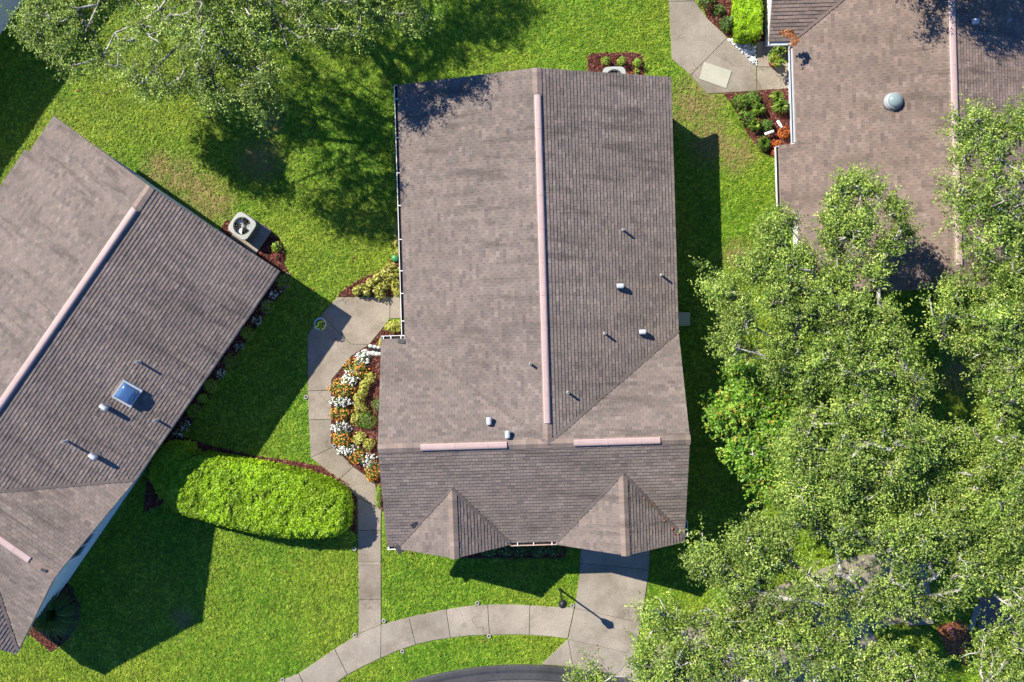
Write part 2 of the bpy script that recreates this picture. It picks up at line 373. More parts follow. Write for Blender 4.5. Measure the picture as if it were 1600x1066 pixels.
slab_set('garden_path', 'concrete path that bends round the flower bed on the left of the middle house', 'path', [
    [(527, 464.5), (609.5, 464), (609.5, 498), (596, 516), (577, 538.5), (549, 538), (518, 508), (504, 490)],
    [(609.5, 464), (634, 463), (634, 498), (609.5, 498)],
    [(504, 490), (518, 508), (549, 538), (577, 538.5), (549, 557), (518, 594), (518, 610), (481, 611), (480.5, 523)],
    [(481, 611), (518, 610), (518, 655.5), (482.5, 656)],
    [(482.5, 656), (518, 655.5), (518, 692), (522, 698), (486, 715)],
    [(486, 715), (522, 698), (552, 729), (529, 750)],
    [(529, 750), (552, 729), (586, 754), (596, 795), (558, 777)]], M['concrete'])
slab_set('front_walk', 'narrow straight concrete walk from the garden path down to the sidewalk', 'path', [
    [(558.5, 777.5), (596, 795.5), (595.3, 829), (559.4, 829)], [(559.4, 829), (595.3, 829), (595.4, 878), (560, 878)],
    [(560, 878), (595.4, 878), (595.4, 883), (560, 883)], [(560, 883), (595.4, 883), (595.5, 936.5), (560.7, 936.5)],
    [(560.7, 936.5), (595.5, 936.5), (595.6, 976), (560.5, 990.5)]], M['concrete'])
slab_set('sidewalk', 'pale concrete sidewalk curving along the front lawns', 'sidewalk', [
    [(442, 1062), (467, 1052), (478, 1075), (440, 1090), (405, 1080)],
    [(467, 1052), (523, 1014), (543, 1054), (527, 1066), (510, 1078), (478, 1075)],
    [(523, 1014), (560.5, 990.5), (595.6, 976), (595, 1028), (568, 1041), (543, 1054)],
    [(595.6, 976), (639, 964), (649.5, 1007), (622, 1016.5), (595, 1028)],
    [(639, 964), (668, 957.5), (697, 952), (704, 996.5), (677, 1000.5), (649.5, 1007)],
    [(697, 952), (734, 946), (762, 944.5), (765, 992), (735, 993), (704, 996.5)],
    [(762, 944.5), (800, 944), (828, 945.5), (827, 992), (800, 991.5), (765, 992)],
    [(828, 945.5), (860, 947.5), (897.5, 949.5), (887, 997.5), (855, 994), (827, 992)]], M['concrete_pale'])
slab_set('driveway', 'wide concrete driveway in front of the middle house garage', 'driveway', [
    [(908.5, 840), (1016, 840), (1014.3, 890), (905.8, 880)], [(905.8, 880), (1014.3, 890), (1011.5, 910), (1002, 973), (898, 950.5), (905, 900)],
    [(898, 950.5), (1002, 973), (992.5, 1022.5), (887.5, 998.5)], [(887.5, 998.5), (992.5, 1022.5), (968, 1049), (960, 1055), (896, 1044), ],
    [(887.5, 998.5), (896, 1044), (892, 1041), (845.5, 1038)],
    [(992.5, 1022.5), (1002, 1075), (960, 1055), (968, 1049)]], M['concrete_pale'])
slab_set('neighbour_path', 'pale concrete path beside the right house with a square lid', 'path', [
    [(1044, -40), (1080, -40), (1085, 2), (1045, 2.5)],
    [(1045, 2.5), (1085, 2), (1106, 30), (1137, 58.5), (1079, 118), (1049.5, 93)],
    [(1137, 58.5), (1182, 104), (1182.5, 142.5), (1105, 147), (1079, 118)],
    [(1183, 105.5), (1242, 105), (1242, 138), (1183, 142)], [(1182, 66), (1242, 60), (1242, 104.5), (1183, 105)]], M['concrete_pale'])
slab_set('neighbour_driveway', 'pale concrete driveway half hidden under the right hand oaks', 'driveway', [
    [(1006, 1075), (998, 1030), (1060, 985), (1090, 1075)], [(1060, 985), (1180, 930), (1230, 1075), (1090, 1075)],
    [(1180, 930), (1330, 870), (1360, 985), (1230, 1075)], [(1330, 870), (1440, 850), (1460, 960), (1360, 985)], [(1230, 1075), (1360, 985), (1420, 1075)]], M['concrete_pale'])

# cul-de-sac: asphalt disc and a kerb ring
cc = P(815, 1643); RR = 605 * H / F
ang = [math.radians(a) for a in range(0, 360, 3)]
b = MB(); b.face([(cc.x + (RR - 0.62) * math.cos(a), cc.y + (RR - 0.62) * math.sin(a), 0.012) for a in ang])
props(b.build('road', M['asphalt']), 'dark asphalt turning circle at the bottom edge', 'road', kind='structure')
kr = thing('kerb', 'dark low kerb ring round the asphalt turning circle', 'kerb', kind='structure')
b = MB()
prof = [(RR - 0.62, 0.008), (RR - 0.60, 0.022), (RR - 0.34, 0.028), (RR - 0.20, 0.085), (RR - 0.06, 0.10), (RR, 0.075), (RR, -0.05)]
n0 = 0
for i, a in enumerate(ang):
    for r, z in prof: b.v.append((cc.x + r * math.cos(a), cc.y + r * math.sin(a), z))
K_ = len(prof)
for i in range(len(ang)):
    j = (i + 1) % len(ang)
    for k in range(K_ - 1): b.f.append((i * K_ + k, j * K_ + k, j * K_ + k + 1, i * K_ + k + 1)); b.t.append(0.5)
b.build('kerb_ring', M['kerb'], kr)
b = MB()
for i in range(len(ang)):
    a0, a1 = ang[i], ang[i] + math.radians(3)
    b.face([(cc.x + r * math.cos(a), cc.y + r * math.sin(a), 0.018) for r, a in ((RR - 0.95, a0), (RR - 0.64, a0), (RR - 0.64, a1), (RR - 0.95, a1))])
b.build('gutter_pan', concrete_mat('gutter_pan', (0.12, 0.12, 0.125)), kr)
NOGRASS.append([(cc.x + (RR + 0.02) * math.cos(a), cc.y + (RR + 0.02) * math.sin(a)) for a in ang])

b = MB(); w = P2([(1092.6, 124), (1100, 97.5), (1143, 111.5), (1134, 139)]); b.prism([(p.x, p.y) for p in w], 0.03, 0.055, 0.6)
props(b.build('access_lid', M['lid'], bevel=0.006), 'pale square access lid set in the path beside the right house', 'lid')

# ------------------------------------------------------------------ scatter (real points, instanced pieces): grass, chips, pebbles
def scatter(name, pts, srcs, smin, smax, tilt, seed, label, cat):
    me = bpy.data.meshes.new(name); me.vertices.add(len(pts)); me.vertices.foreach_set('co', np.asarray(pts, np.float32).ravel())
    me.update(); o = bpy.data.objects.new(name, me); COL.objects.link(o)
    props(o, label, cat, kind='stuff')
    pc = bpy.data.collections.new(name + '_source')
    for s in srcs: pc.objects.link(s)
    ng = bpy.data.node_groups.new(name + '_nodes', 'GeometryNodeTree')
    ng.interface.new_socket('Geometry', in_out='INPUT', socket_type='NodeSocketGeometry')
    ng.interface.new_socket('Geometry', in_out='OUTPUT', socket_type='NodeSocketGeometry')
    N = ng.nodes; Lk = ng.links
    gi = N.new('NodeGroupInput'); go = N.new('NodeGroupOutput'); mp = N.new('GeometryNodeMeshToPoints'); ip = N.new('GeometryNodeInstanceOnPoints')
    ci = N.new('GeometryNodeCollectionInfo'); ci.inputs['Collection'].default_value = pc
    ci.inputs['Separate Children'].default_value = True; ci.inputs['Reset Children'].default_value = True
    rv = N.new('FunctionNodeRandomValue'); rv.data_type = 'FLOAT_VECTOR'; rv.inputs[0].default_value = (-tilt, -tilt, 0); rv.inputs[1].default_value = (tilt, tilt, 6.283)
    rs = N.new('FunctionNodeRandomValue'); rs.data_type = 'FLOAT'; rs.inputs[2].default_value = smin; rs.inputs[3].default_value = smax
    ri = N.new('FunctionNodeRandomValue'); ri.data_type = 'INT'; ri.inputs[4].default_value = 0; ri.inputs[5].default_value = len(srcs) - 1
    for q, sd in ((rv, 1), (rs, 2), (ri, 3)): q.inputs['Seed'].default_value = seed + sd
    ip.inputs['Pick Instance'].default_value = True
    Lk.new(gi.outputs[0], mp.inputs[0]); Lk.new(mp.outputs[0], ip.inputs['Points']); Lk.new(ci.outputs[0], ip.inputs['Instance'])
    Lk.new(ri.outputs[2], ip.inputs['Instance Index']); Lk.new(rv.outputs[0], ip.inputs['Rotation']); Lk.new(rs.outputs[1], ip.inputs['Scale'])
    Lk.new(ip.outputs[0], go.inputs[0])
    md = o.modifiers.new('scatter', 'NODES'); md.node_group = ng
    return o
def source(mb_, name, mat):
    o = mb_.build(name, mat); COL.objects.unlink(o); return o
def chip_sources(mat, L, w, h, n=3, seed=0):
    out = []; r = random.Random(seed)
    for k in range(n):
        b = MB(); b.box((0, 0, h * 0.5), (L * r.uniform(0.7, 1.2), w * r.uniform(0.7, 1.3), h), r.uniform(0, 3), taper=0.7); out.append(source(b, 'chip', mat))
    return out
def poly_points(poly, dens, rng):
    a = np.array([(p[0], p[1]) for p in poly]); lo, hi = a.min(0), a.max(0)
    n = int((hi[0] - lo[0]) * (hi[1] - lo[1]) * dens); q = lo + rng.random((n, 2)) * (hi - lo)
    return q[in_poly(q, [tuple(p) for p in a])]

BEDS = []
def bed(label, pts, chips=True, dens=330):
    w = P2(pts); NOGRASS.append([(p.x, p.y) for p in w])
    b = MB(); b.prism([(p.x, p.y) for p in w], -0.05, 0.014 + 0.001 * len(BEDS))
    props(b.build('mulch_bed', M['mulch']), label, 'mulch bed', kind='structure')
    BEDS.append(([(p.x, p.y) for p in w], dens))
bed('red brown mulch bed with flowers between the garden path and the middle house', [(518.5, 594), (549, 557), (577, 539), (597, 516), (640, 516), (640, 800), (597, 796), (586, 754), (552, 729), (522, 698), (518.5, 692)])
bed('mulch bed with yellow shrubs above the garden path', [(527, 464), (640, 462), (640, 330), (619, 345), (620, 395), (600, 420), (560, 438), (537, 453)])
bed('small mulch bed with an air conditioner behind the middle house', [(918, 118), (919, 88), (924, 84), (960, 83), (985, 82), (1001, 84), (1006, 100), (1006, 135), (918, 135)])
bed('dark mulch bed with a row of small plants along the left house', [(440, 405), (455, 432), (448, 447), (400, 512), (355, 572), (318, 632), (300, 660), (262, 690), (240, 700), (300, 580), (420, 415)])
bed('dark mulch corner bed by the left air conditioner', [(352, 345), (415, 352), (440, 378), (447, 405), (430, 425), (340, 370)])
bed('narrow mulch strip behind the trimmed hedge', [(235, 688), (275, 678), (330, 697), (400, 713), (445, 718), (500, 728), (545, 757), (557, 779), (557, 835), (545, 825), (500, 775), (400, 745), (300, 730), (250, 790), (225, 800)])
bed('mulch bed with shrubs between the right house path and hedge', [(1085, -20), (1200, -20), (1200, 64), (1180, 66), (1137, 58), (1106, 30)])
bed('mulch bed with strappy plants along the right house wall', [(1130, 147), (1182, 142.5), (1245, 138), (1245, 250), (1215, 246), (1196, 240), (1172, 215), (1155, 185), (1145, 165)])
bed('dark planting bed under the front eave of the middle house', [(720, 872), (760, 872), (880, 872), (890, 845), (720, 845)])
bed('round dark bed around the fountain grass at the left house', [(45, 990), (70, 940), (85, 905), (110, 915), (124, 945), (124, 970), (105, 1000), (80, 1018)])

rng = np.random.default_rng(5)
pts = []
for poly, dens in BEDS:
    q = poly_points(poly, dens, rng); pts.append(np.c_[q, np.full(len(q), 0.02)])
scatter('mulch_chips', np.concatenate(pts), chip_sources(M['chip'], 0.09, 0.035, 0.02), 0.6, 1.5, 0.35, 11, 'loose red brown bark chips on the planting beds', 'mulch')

# pebbles
pp = [(p.x, p.y) for p in P2([(1139, 63), (1148, 58), (1160, 61), (1180, 72), (1182, 104), (1165, 88), (1150, 74)])]
q = poly_points(pp, 420, rng)
psrc = []
for k in range(3):
    b = MB(); b.lathe((0, 0, 0), [(0.0, -0.02), (0.045, 0.0), (0.05, 0.02), (0.03, 0.045), (0.0, 0.05)], 7, sx=1.2, sy=0.8); psrc.append(source(b, 'pebble', M['pebble']))
scatter('pebbles', np.c_[q, np.full(len(q), 0.03)], psrc, 0.6, 1.5, 0.6, 31, 'white landscape pebbles between the path slabs and the hedge', 'pebbles')

# ------------------------------------------------------------------ houses (one plan, three plots)
E_, R_ = 2.40, 4.05
ROOFS = []
def clip_rect(poly, x0, x1, y0, y1):
    for ax, lim, sgn in ((0, x0, 1), (0, x1, -1), (1, y0, 1), (1, y1, -1)):
        out = []
        for i in range(len(poly)):
            a, b = poly[i], poly[(i + 1) % len(poly)]
            ia, ib = (a[ax] - lim) * sgn >= 0, (b[ax] - lim) * sgn >= 0
            if ia: out.append(a)
            if ia != ib:
                t = (lim - a[ax]) / (b[ax] - a[ax]); out.append((a[0] + t * (b[0] - a[0]), a[1] + t * (b[1] - a[1])))
        poly = out
        if len(poly) < 3: return []
    return poly

class House:
    def __init__(s, label, origin, rz, mx=1.0, left_ext=None, mat='shingle', seed=1, name='house', runoff=()):
        s.mx = mx; s.origin = Vector(origin); s.rz = rz; s.mat = mat
        s.root = thing(name, label, 'house', (origin[0], origin[1], 0), rz)
        s.rng = np.random.default_rng(seed)
        X = lambda x, y, z: Vector((mx * x, y, z)); s.X = X
        A, C, D = X(-5.3, 13.74, E_), X(0, 13.74, R_), X(5.2, 13.74, E_)
        Fp, B, Ep = X(0, 0, R_), X(-5.3, 4, E_), X(5.2, 4, E_)
        G, Hh, I = X(-6.22, 0, R_), X(5.2, 0, R_), X(-6.22, 4, E_)
        J, K = X(-6.22, -3.95, E_), X(5.2, -3.95, E_)
        tl = (R_ - E_) / 5.3
        left = [A, C, Fp, B]
        for y0, y1, dx in (left_ext or []):
            z = E_ - dx * tl
            left += [X(-5.3, y0, E_), X(-5.3 - dx, y0, z), X(-5.3 - dx, y1, z), X(-5.3, y1, E_)]
        zr = R_ - 1.22 * (R_ - E_) / 3.95; zl = R_ - 1.62 * (R_ - E_) / 3.95
        s.slopes = [left, [D, C, Fp, Ep], [G, Fp, B, I], [Fp, Hh, Ep], [G, Hh, K, J],
                    [X(2.77, -1.22, zr), X(2.79, -4.30, zr), X(0.29, -4.08, E_), X(0.29, -3.95, E_)],
                    [X(2.77, -1.22, zr), X(2.79, -4.30, zr), X(5.2, -4.12, E_), X(5.2, -3.95, E_)],
                    [X(-3.6, -1.62, zl), X(-3.58, -4.26, zl), X(-5.8, -4.06, E_), X(-5.8, -3.95, E_)],
                    [X(-3.6, -1.62, zl), X(-3.58, -4.26, zl), X(-1.5, -4.03, E_), X(-1.5, -3.95, E_)]]
        s.ridges = [(C, Fp), (G, Hh), (X(2.77, -1.22, zr), X(2.79, -4.30, zr)), (X(-3.6, -1.62, zl), X(-3.58, -4.26, zl))]
        s.frames = []
        for p in s.slopes:
            nrm = (p[1] - p[0]).cross(p[2] - p[1]).normalized()
            if nrm.z < 0: nrm = -nrm
            u = Vector((0, 0, 1)).cross(nrm).normalized(); v = nrm.cross(u)
            if v.z < 0: u, v = -u, -v
            o = min(p, key=lambda q: q.z); s.frames.append((o, u, v, nrm))
        s.M = Matrix.Translation((origin[0], origin[1], 0)) @ Matrix.Rotation(rz, 4, 'Z'); s.Mi = s.M.inverted()
        s.roof(runoff); s.walls(); ROOFS.append(s)
    def roof(s, runoff=()):
        deck = MB(); T = 0.13
        for p in s.slopes:
            top = p; bot = [q - Vector((0, 0, T)) for q in p]; n = len(p)
            deck.face(top, 0.2); deck.face(bot[::-1], 0.2)
            for i in range(n): deck.face([top[i], top[(i + 1) % n], bot[(i + 1) % n], bot[i]], 0.9)
        s.roof_o = deck.build('roof', M['roofdeck'], s.root)
        cand = []; stuff = MB(); ex, wd, th = 0.135, 0.235, 0.020
        cw = s.Mi @ Vector((0, 0, H)); stain = [s.on_roof(x, y)[0] for x, y in runoff]
        for (o, u, v, nrm), p in zip(s.frames, s.slopes):
            here = [((w_ - o).dot(u), (w_ - o).dot(v)) for w_ in stain if abs((w_ - o).dot(nrm)) < 0.05]
            q2 = [((q - o).dot(u), (q - o).dot(v)) for q in p]
            x0, x1 = min(a for a, _ in q2), max(a for a, _ in q2); y1 = max(b for _, b in q2); y0 = min(b for _, b in q2)
            k = 0; v0 = y0
            pn = np.array(q2)
            while v0 < y1:
                off = (k % 2) * 0.5 * wd + s.rng.uniform(-0.02, 0.02)
                us = np.arange(x0 - wd - off, x1 + wd, wd)
                corners = np.array([[[a + 0.003, v0], [a + wd - 0.004, v0], [a + wd - 0.004, v0 + ex], [a + 0.003, v0 + ex]] for a in us]) if len(us) else np.zeros((0, 4, 2))
                ins = in_poly(corners.reshape(-1, 2), q2).reshape(-1, 4).all(1) & (edge_dist(corners.mean(1), q2) > 0.2)
                for a, full in zip(us, ins):
                    t = float(np.clip(s.rng.normal(0.5, 0.21), 0, 1))
                    for sx_, sy_ in here:
                        if abs(a + wd / 2 - sx_) < 0.17 and 0 < sy_ - v0 < 1.5: t = min(1.0, t + 0.5 * (1 - (sy_ - v0) / 1.6))
                    dz = s.rng.uniform(-0.006, 0.005)
                    if full: cand.append((a, v0, t, dz, o, u, v, nrm)); continue
                    c = clip_rect(q2, a + 0.003, a + wd - 0.004, v0, v0 + ex)
                    if len(c) < 3: continue
                    hh = lambda y: 0.004 + (th + dz) * (1 - (y - v0) / ex)
                    top = [o + u * x + v * y + nrm * hh(y) for x, y in c]; bt = [o + u * x + v * y - nrm * 0.002 for x, y in c]
                    stuff.face(top, t)
                    for i in range(len(c)): stuff.face([bt[i], bt[(i + 1) % len(c)], top[(i + 1) % len(c)], top[i]], t)
                v0 += ex; k += 1
        # the 300 shingles nearest the camera are parts of their own
        def dist(c): return (c[4] + c[5] * (c[0] + wd / 2) + c[6] * (c[1] + ex / 2) - cw).length
        # skip those outside the frame
        def inview(c):
            w = s.M @ (c[4] + c[5] * (c[0] + wd / 2) + c[6] * (c[1] + ex / 2)); k = F / (H - w.z)
            return abs(w.x * k) < 800 and abs(w.y * k) < 533
        vis = [c for c in cand if inview(c)]
        vis.sort(key=dist)
        sel = set(id(c) for c in vis[:300])
        meshes = {}
        def tabgeo(t, dz):
            hb = 0.004 + th + dz; ht = 0.002; ym = ex * 0.5; hm = (hb + ht) / 2
            V = [(0.003, 0, hb), (wd - 0.004, 0, hb), (wd - 0.004, ex, ht), (0.003, ex, ht), (0.003, 0, -0.002), (wd - 0.004, 0, -0.002), (wd - 0.004, ex, -0.002), (0.003, ex, -0.002), (wd - 0.004, ym, hm), (0.003, ym, hm)]
            return V, [(0, 1, 8, 9), (9, 8, 2, 3), (4, 5, 1, 0), (5, 6, 2, 8, 1), (7, 4, 0, 9, 3)]
        for c in cand:
            a, v0, t, dz, o, u, v, nrm = c
            mt = Matrix((u, v, nrm)).transposed().to_4x4(); mt.translation = o + u * a + v * v0
            if id(c) in sel:
                key = int(t * 9.99)
                if key not in meshes:
                    b = MB(); V, Fc = tabgeo(t, 0.0); b.vf(V, Fc, t); ob = b.build('shingle', M[s.mat], s.roof_o); meshes[key] = ob.data
                else:
                    ob = bpy.data.objects.new('shingle', meshes[key]); COL.objects.link(ob); ob.parent = s.roof_o
                ob.matrix_local = mt
            else:
                V, Fc = tabgeo(t, dz); stuff.vf([mt @ Vector(x) for x in V], Fc, t)
        so_ = stuff.build('shingles', M[s.mat], s.roof_o); so_['kind'] = 'stuff'
        # woven valleys: a dirty strip laid in each inside corner
        val = MB(); X = s.X; zr = s.slopes[5][0].z; zl = s.slopes[7][0].z
        for a, b in ((X(0, 0, R_), X(-5.3, 4, E_)), (X(0, 0, R_), X(5.2, 4, E_)), (X(2.77, -1.22, zr), X(0.29, -3.95, E_)), (X(2.77, -1.22, zr), X(5.2, -3.95, E_)), (X(-3.6, -1.62, zl), X(-5.8, -3.95, E_)), (X(-3.6, -1.62, zl), X(-1.5, -3.95, E_))):
            d = b - a; n = int(d.length / 0.2); sd = Vector((-d.y, d.x, 0)).normalized()
            for i in range(n):
                p0 = a + d * (i / n) + Vector((0, 0, 0.062)); p1 = a + d * ((i + 1) / n) + Vector((0, 0, 0.052)); wv = s.rng.uniform(0.04, 0.07)
                val.face([p0 + sd * wv, p0 - sd * wv, p1 - sd * wv, p1 + sd * wv], float(s.rng.uniform(0.0, 0.2)))
        vo_ = val.build('valley', M[s.mat], s.roof_o); vo_['kind'] = 'stuff'
        # ridge caps
        cap = MB()
        for a, b in s.ridges:
            d = (b - a); L = d.length; d.normalize(); sd = Vector((-d.y, d.x, 0)); n = int(L / 0.15)
            dn = 0.34 if abs(L - 13.74) < 0.1 else 0.42
            for i in range(n):
                p0 = a + d * (L * i / n); p1 = a + d * (L * (i + 1) / n + 0.02); t = float(np.clip(s.rng.normal(0.55, 0.18), 0, 1))
                z0, z1 = 0.045, 0.03
                l0 = p0 + sd * 0.17 + Vector((0, 0, z0 - 0.17 * dn)); r0 = p0 - sd * 0.17 + Vector((0, 0, z0 - 0.17 * dn)); c0 = p0 + Vector((0, 0, z0))
                l1 = p1 + sd * 0.17 + Vector((0, 0, z1 - 0.17 * dn)); r1 = p1 - sd * 0.17 + Vector((0, 0, z1 - 0.17 * dn)); c1 = p1 + Vector((0, 0, z1))
                cap.face([l0, c0, c1, l1], t); cap.face([c0, r0, r1, c1], t); cap.face([l0, r0, c0], t)
        co_ = cap.build('ridge_cap', M['cap'], s.roof_o); co_['kind'] = 'stuff'
    def walls(s):
        X = s.X; i_ = 0.55
        fp = [X(-6.22 + i_, -3.95 + i_, 0), X(5.2 - i_, -3.95 + i_, 0), X(5.2 - i_, 13.5, 0), X(-5.3 + i_, 13.5, 0), X(-5.3 + i_, 4 - i_, 0), X(-6.22 + i_, 4 - i_, 0)]
        b = MB(); b.prism([(p.x, p.y) for p in fp], -0.1, E_ - 0.02)
        def tri(p0, p1, ap, th):
            n = len((p0, p1, ap)); q = [p0, p1, ap]; r = [x + th for x in q]
            b.face(q); b.face(r[::-1])
            for i in range(3): b.face([q[i], q[(i + 1) % 3], r[(i + 1) % 3], r[i]])
        zz = E_ - 0.03
        tri(X(-4.7, 13.49, zz), X(4.6, 13.49, zz), X(0, 13.49, R_ - 0.2), Vector((0, -0.15, 0)))
        tri(X(-5.665, -3.35, zz), X(-5.665, 3.4, zz), X(-5.665, 0, R_ - 0.2), Vector((0.15 * s.mx, 0, 0)))
        tri(X(4.645, -3.35, zz), X(4.645, 3.4, zz), X(4.645, 0, R_ - 0.2), Vector((-0.15 * s.mx, 0, 0)))
        tri(X(0.6, -3.62, zz - 0.1), X(4.9, -3.62, zz - 0.1), X(2.77, -3.62, 3.38), Vector((0, 0.2, 0)))
        tri(X(-5.5, -3.62, zz - 0.1), X(-1.8, -3.62, zz - 0.1), X(-3.6, -3.62, 3.2), Vector((0, 0.2, 0)))
        b.build('wall', M['stucco'], s.root)
        def opening(name, c, w, h, ax, n_out, mat='glass', bars=True):
            # c: centre on the wall; ax: 0 wall runs along x, 1 along y; n_out: outward sign
            out = Vector((0, n_out, 0)) if ax == 0 else Vector((n_out * s.mx, 0, 0))
            al = Vector((1, 0, 0)) if ax == 0 else Vector((0, 1, 0))
            f = MB(); z = Vector((0, 0, 1)); c = X(*c)
            for sx in (-1, 1): f.bar(c + al * sx * (w / 2 + 0.04) - z * (h / 2 + 0.08) + out * 0.03, c + al * sx * (w / 2 + 0.04) + z * (h / 2 + 0.08) + out * 0.03, 0.08, 0.08, up=out)
            for sz in (-1, 1): f.bar(c - al * (w / 2) + z * sz * (h / 2 + 0.04) + out * 0.03, c + al * (w / 2) + z * sz * (h / 2 + 0.04) + out * 0.03, 0.08, 0.08, up=out)
            if bars: f.bar(c - z * h / 2 + out * 0.035, c + z * h / 2 + out * 0.035, 0.03, 0.03, up=out)
            fo = f.build(name, M['trim'], s.root)
            g = MB(); q = [c + al * a * w / 2 + z * bb * h / 2 + out * 0.02 for a, bb in ((-1, -1), (1, -1), (1, 1), (-1, 1))]
            g.vf(q + [x - out * 0.01 for x in q], [(0, 1, 2, 3), (7, 6, 5, 4), (0, 4, 5, 1), (1, 5, 6, 2), (2, 6, 7, 3), (3, 7, 4, 0)])
            g.build('pane' if mat == 'glass' else 'panel', M[mat], fo)
        for y in (5.2, 8.0, 11.0): opening('window', (4.65, y, 1.35), 1.1, 1.1, 1, 1)
        for y in (7.6, 10.8): opening('window', (-4.75, y, 1.35), 1.4, 1.1, 1, -1)
        opening('door', (-4.75, 5.3, 1.03), 0.92, 2.02, 1, -1, 'trim', False)
        opening('garage_door', (2.77, -3.4, 1.05), 2.5, 2.0, 0, -1, 'trim', False)
        opening('window', (-3.6, -3.4, 1.3), 1.4, 1.2, 0, -1)
        for x in (-2.5, 2.5): opening('window', (x, 13.5, 1.35), 1.3, 1.1, 0, 1)
        opening('window', (4.65, 0.3, 1.5), 1.1, 1.0, 1, 1)
    def z_at(s, w):
        l = s.Mi @ Vector((w.x, w.y, 0)); best = None
        for (o, u, v, nrm), p in zip(s.frames, s.slopes):
            if in_poly(np.array([[l.x, l.y]]), [(q.x, q.y) for q in p])[0]:
                z = o.z - (nrm.x * (l.x - o.x) + nrm.y * (l.y - o.y)) / nrm.z
                if best is None or z > best[0]: best = (z, nrm)
        return best
    def on_roof(s, px, py, up=0.0):
        """local point on the roof seen at a photo pixel (of something UP metres above it), and the slope normal"""
        h = 3.2
        for _ in range(8):
            r = s.z_at(P(px, py, h + up)); h = r[0] if r else h
        w = P(px, py, h + up); w.z = h
        return s.Mi @ w, (r[1] if r else Vector((0, 0, 1)))
    def pipe(s, px, py, r=0.045, h=0.3):
        l, nrm = s.on_roof(px, py, h)
        b = MB(); b.lathe(l, [(0.065, 0.02), (0.055, 0.05), (r, 0.07), (r, h), (r * 0.7, h), (r * 0.68, h - 0.12)], 12)
        o = b.build('vent_pipe', M['lead'], s.root, True); return o
    def vent(s, px, py, w=0.19, ln=0.27, h=0.26):
        """gooseneck vent: a rounded hood on a short neck, mouth facing down the slope"""
        l, nrm = s.on_roof(px, py, h * 0.8); dn = Vector((nrm.x, nrm.y, 0)).normalized(); sd = Vector((-dn.y, dn.x, 0)); z = Vector((0, 0, 1))
        b = MB(); b.lathe(l, [(0.08, -0.05), (0.08, h * 0.7)], 14)
        o = b.build('roof_vent', M['galv'], s.root, True)
        f = MB(); u = nrm.orthogonal().normalized(); v = nrm.cross(u)
        qs = [l + nrm * 0.024 + u * a * 0.17 + v * bb * 0.17 for a, bb in ((-1, -1), (1, -1), (1, 1), (-1, 1))]
        f.vf(qs + [x + nrm * 0.006 for x in qs], [(3, 2, 1, 0), (4, 5, 6, 7), (0, 1, 5, 4), (1, 2, 6, 5), (2, 3, 7, 6), (3, 0, 4, 7)])
        f.build('flange', M['deckflange'], o)
        c = MB(); pr = [(-0.5, 0.45), (-0.5, 0.75), (-0.38, 0.92), (-0.15, 1.0), (0.15, 1.0), (0.38, 0.92), (0.5, 0.75), (0.5, 0.45)]
        st = [(-0.42, 0.55, 0.75), (-0.5, 0.9, 0.92), (-0.3, 1.0, 1.0), (0.3, 1.0, 1.0), (0.48, 0.95, 0.9)]
        V = [l + dn * x * ln + sd * y * w * k + z * h * (0.45 + (q - 0.45) * kz) for x, k, kz in st for y, q in pr]; n = len(pr)
        c.vf(V, [(i * n + j, i * n + j + 1, (i + 1) * n + j + 1, (i + 1) * n + j) for i in range(len(st) - 1) for j in range(n - 1)] + [tuple(range(n))[::-1], tuple((len(st) - 1) * n + j for j in range(n))] + [((i + 1) * n, i * n, i * n + n - 1, (i + 2) * n - 1) for i in range(len(st) - 1)])
        c.build('hood', M['galv'], o)
        return o
    def ridge_vent(s, x0, y0, x1, y1):
        a, b_ = s.X(x0, y0, R_), s.X(x1, y1, R_); d = (b_ - a).normalized(); sd = Vector((-d.y, d.x, 0)); b = MB()
        prof = [(-0.118, 0.0), (-0.122, 0.035), (-0.10, 0.055), (-0.035, 0.075), (0.035, 0.075), (0.10, 0.055), (0.122, 0.035), (0.118, 0.0)]
        ra = [a + sd * x + Vector((0, 0, z)) for x, z in prof]; rb = [b_ + sd * x + Vector((0, 0, z)) for x, z in prof]; n = len(prof)
        b.vf(ra + rb, [(i, i + 1, n + i + 1, n + i) for i in range(n - 1)] + [tuple(range(n)), tuple(range(2 * n - 1, n - 1, -1))])
        for x in (-0.066, 0.066):
            b.bar(a + sd * x + Vector((0, 0, 0.066)), b_ + sd * x + Vector((0, 0, 0.066)), 0.014, 0.014)
        L = (b_ - a).length
        for k in range(1, int(L / 1.22) + 1):
            q = a + d * min(L - 0.05, k * 1.22)
            for (xa, za), (xb, zb) in zip(prof[1:-2], prof[2:-1]): b.bar(q + sd * xa + Vector((0, 0, za + 0.004)), q + sd * xb + Vector((0, 0, zb + 0.004)), 0.035, 0.008, t=0.3)
        return b.build('ridge_vent', M['pink'], s.root)
    def gutter(s, p0, p1, out, straps, mat='trim', w=0.13):
        """open trough hung on the eave from p0 to p1 (plan coords); straps: fractions along it"""
        a, b_ = s.X(*p0), s.X(*p1); d = (b_ - a).normalized(); o = Vector((out[0] * s.mx, out[1], 0)); z = Vector((0, 0, 1))
        g = MB()
        g.bar(a + o * (w - 0.012) - z * 0.06, b_ + o * (w - 0.012) - z * 0.06, 0.016, 0.13)
        g.bar(a + o * (w - 0.004), b_ + o * (w - 0.004), 0.02, 0.018)
        g.bar(a + o * (w / 2) - z * 0.12, b_ + o * (w / 2) - z * 0.12, w, 0.012)
        for e in (a + d * 0.006, b_ - d * 0.006): g.bar(e + o * 0.0 - z * 0.055, e + o * w - z * 0.055, 0.012, 0.13)
        go = g.build('gutter', M[mat], s.root)
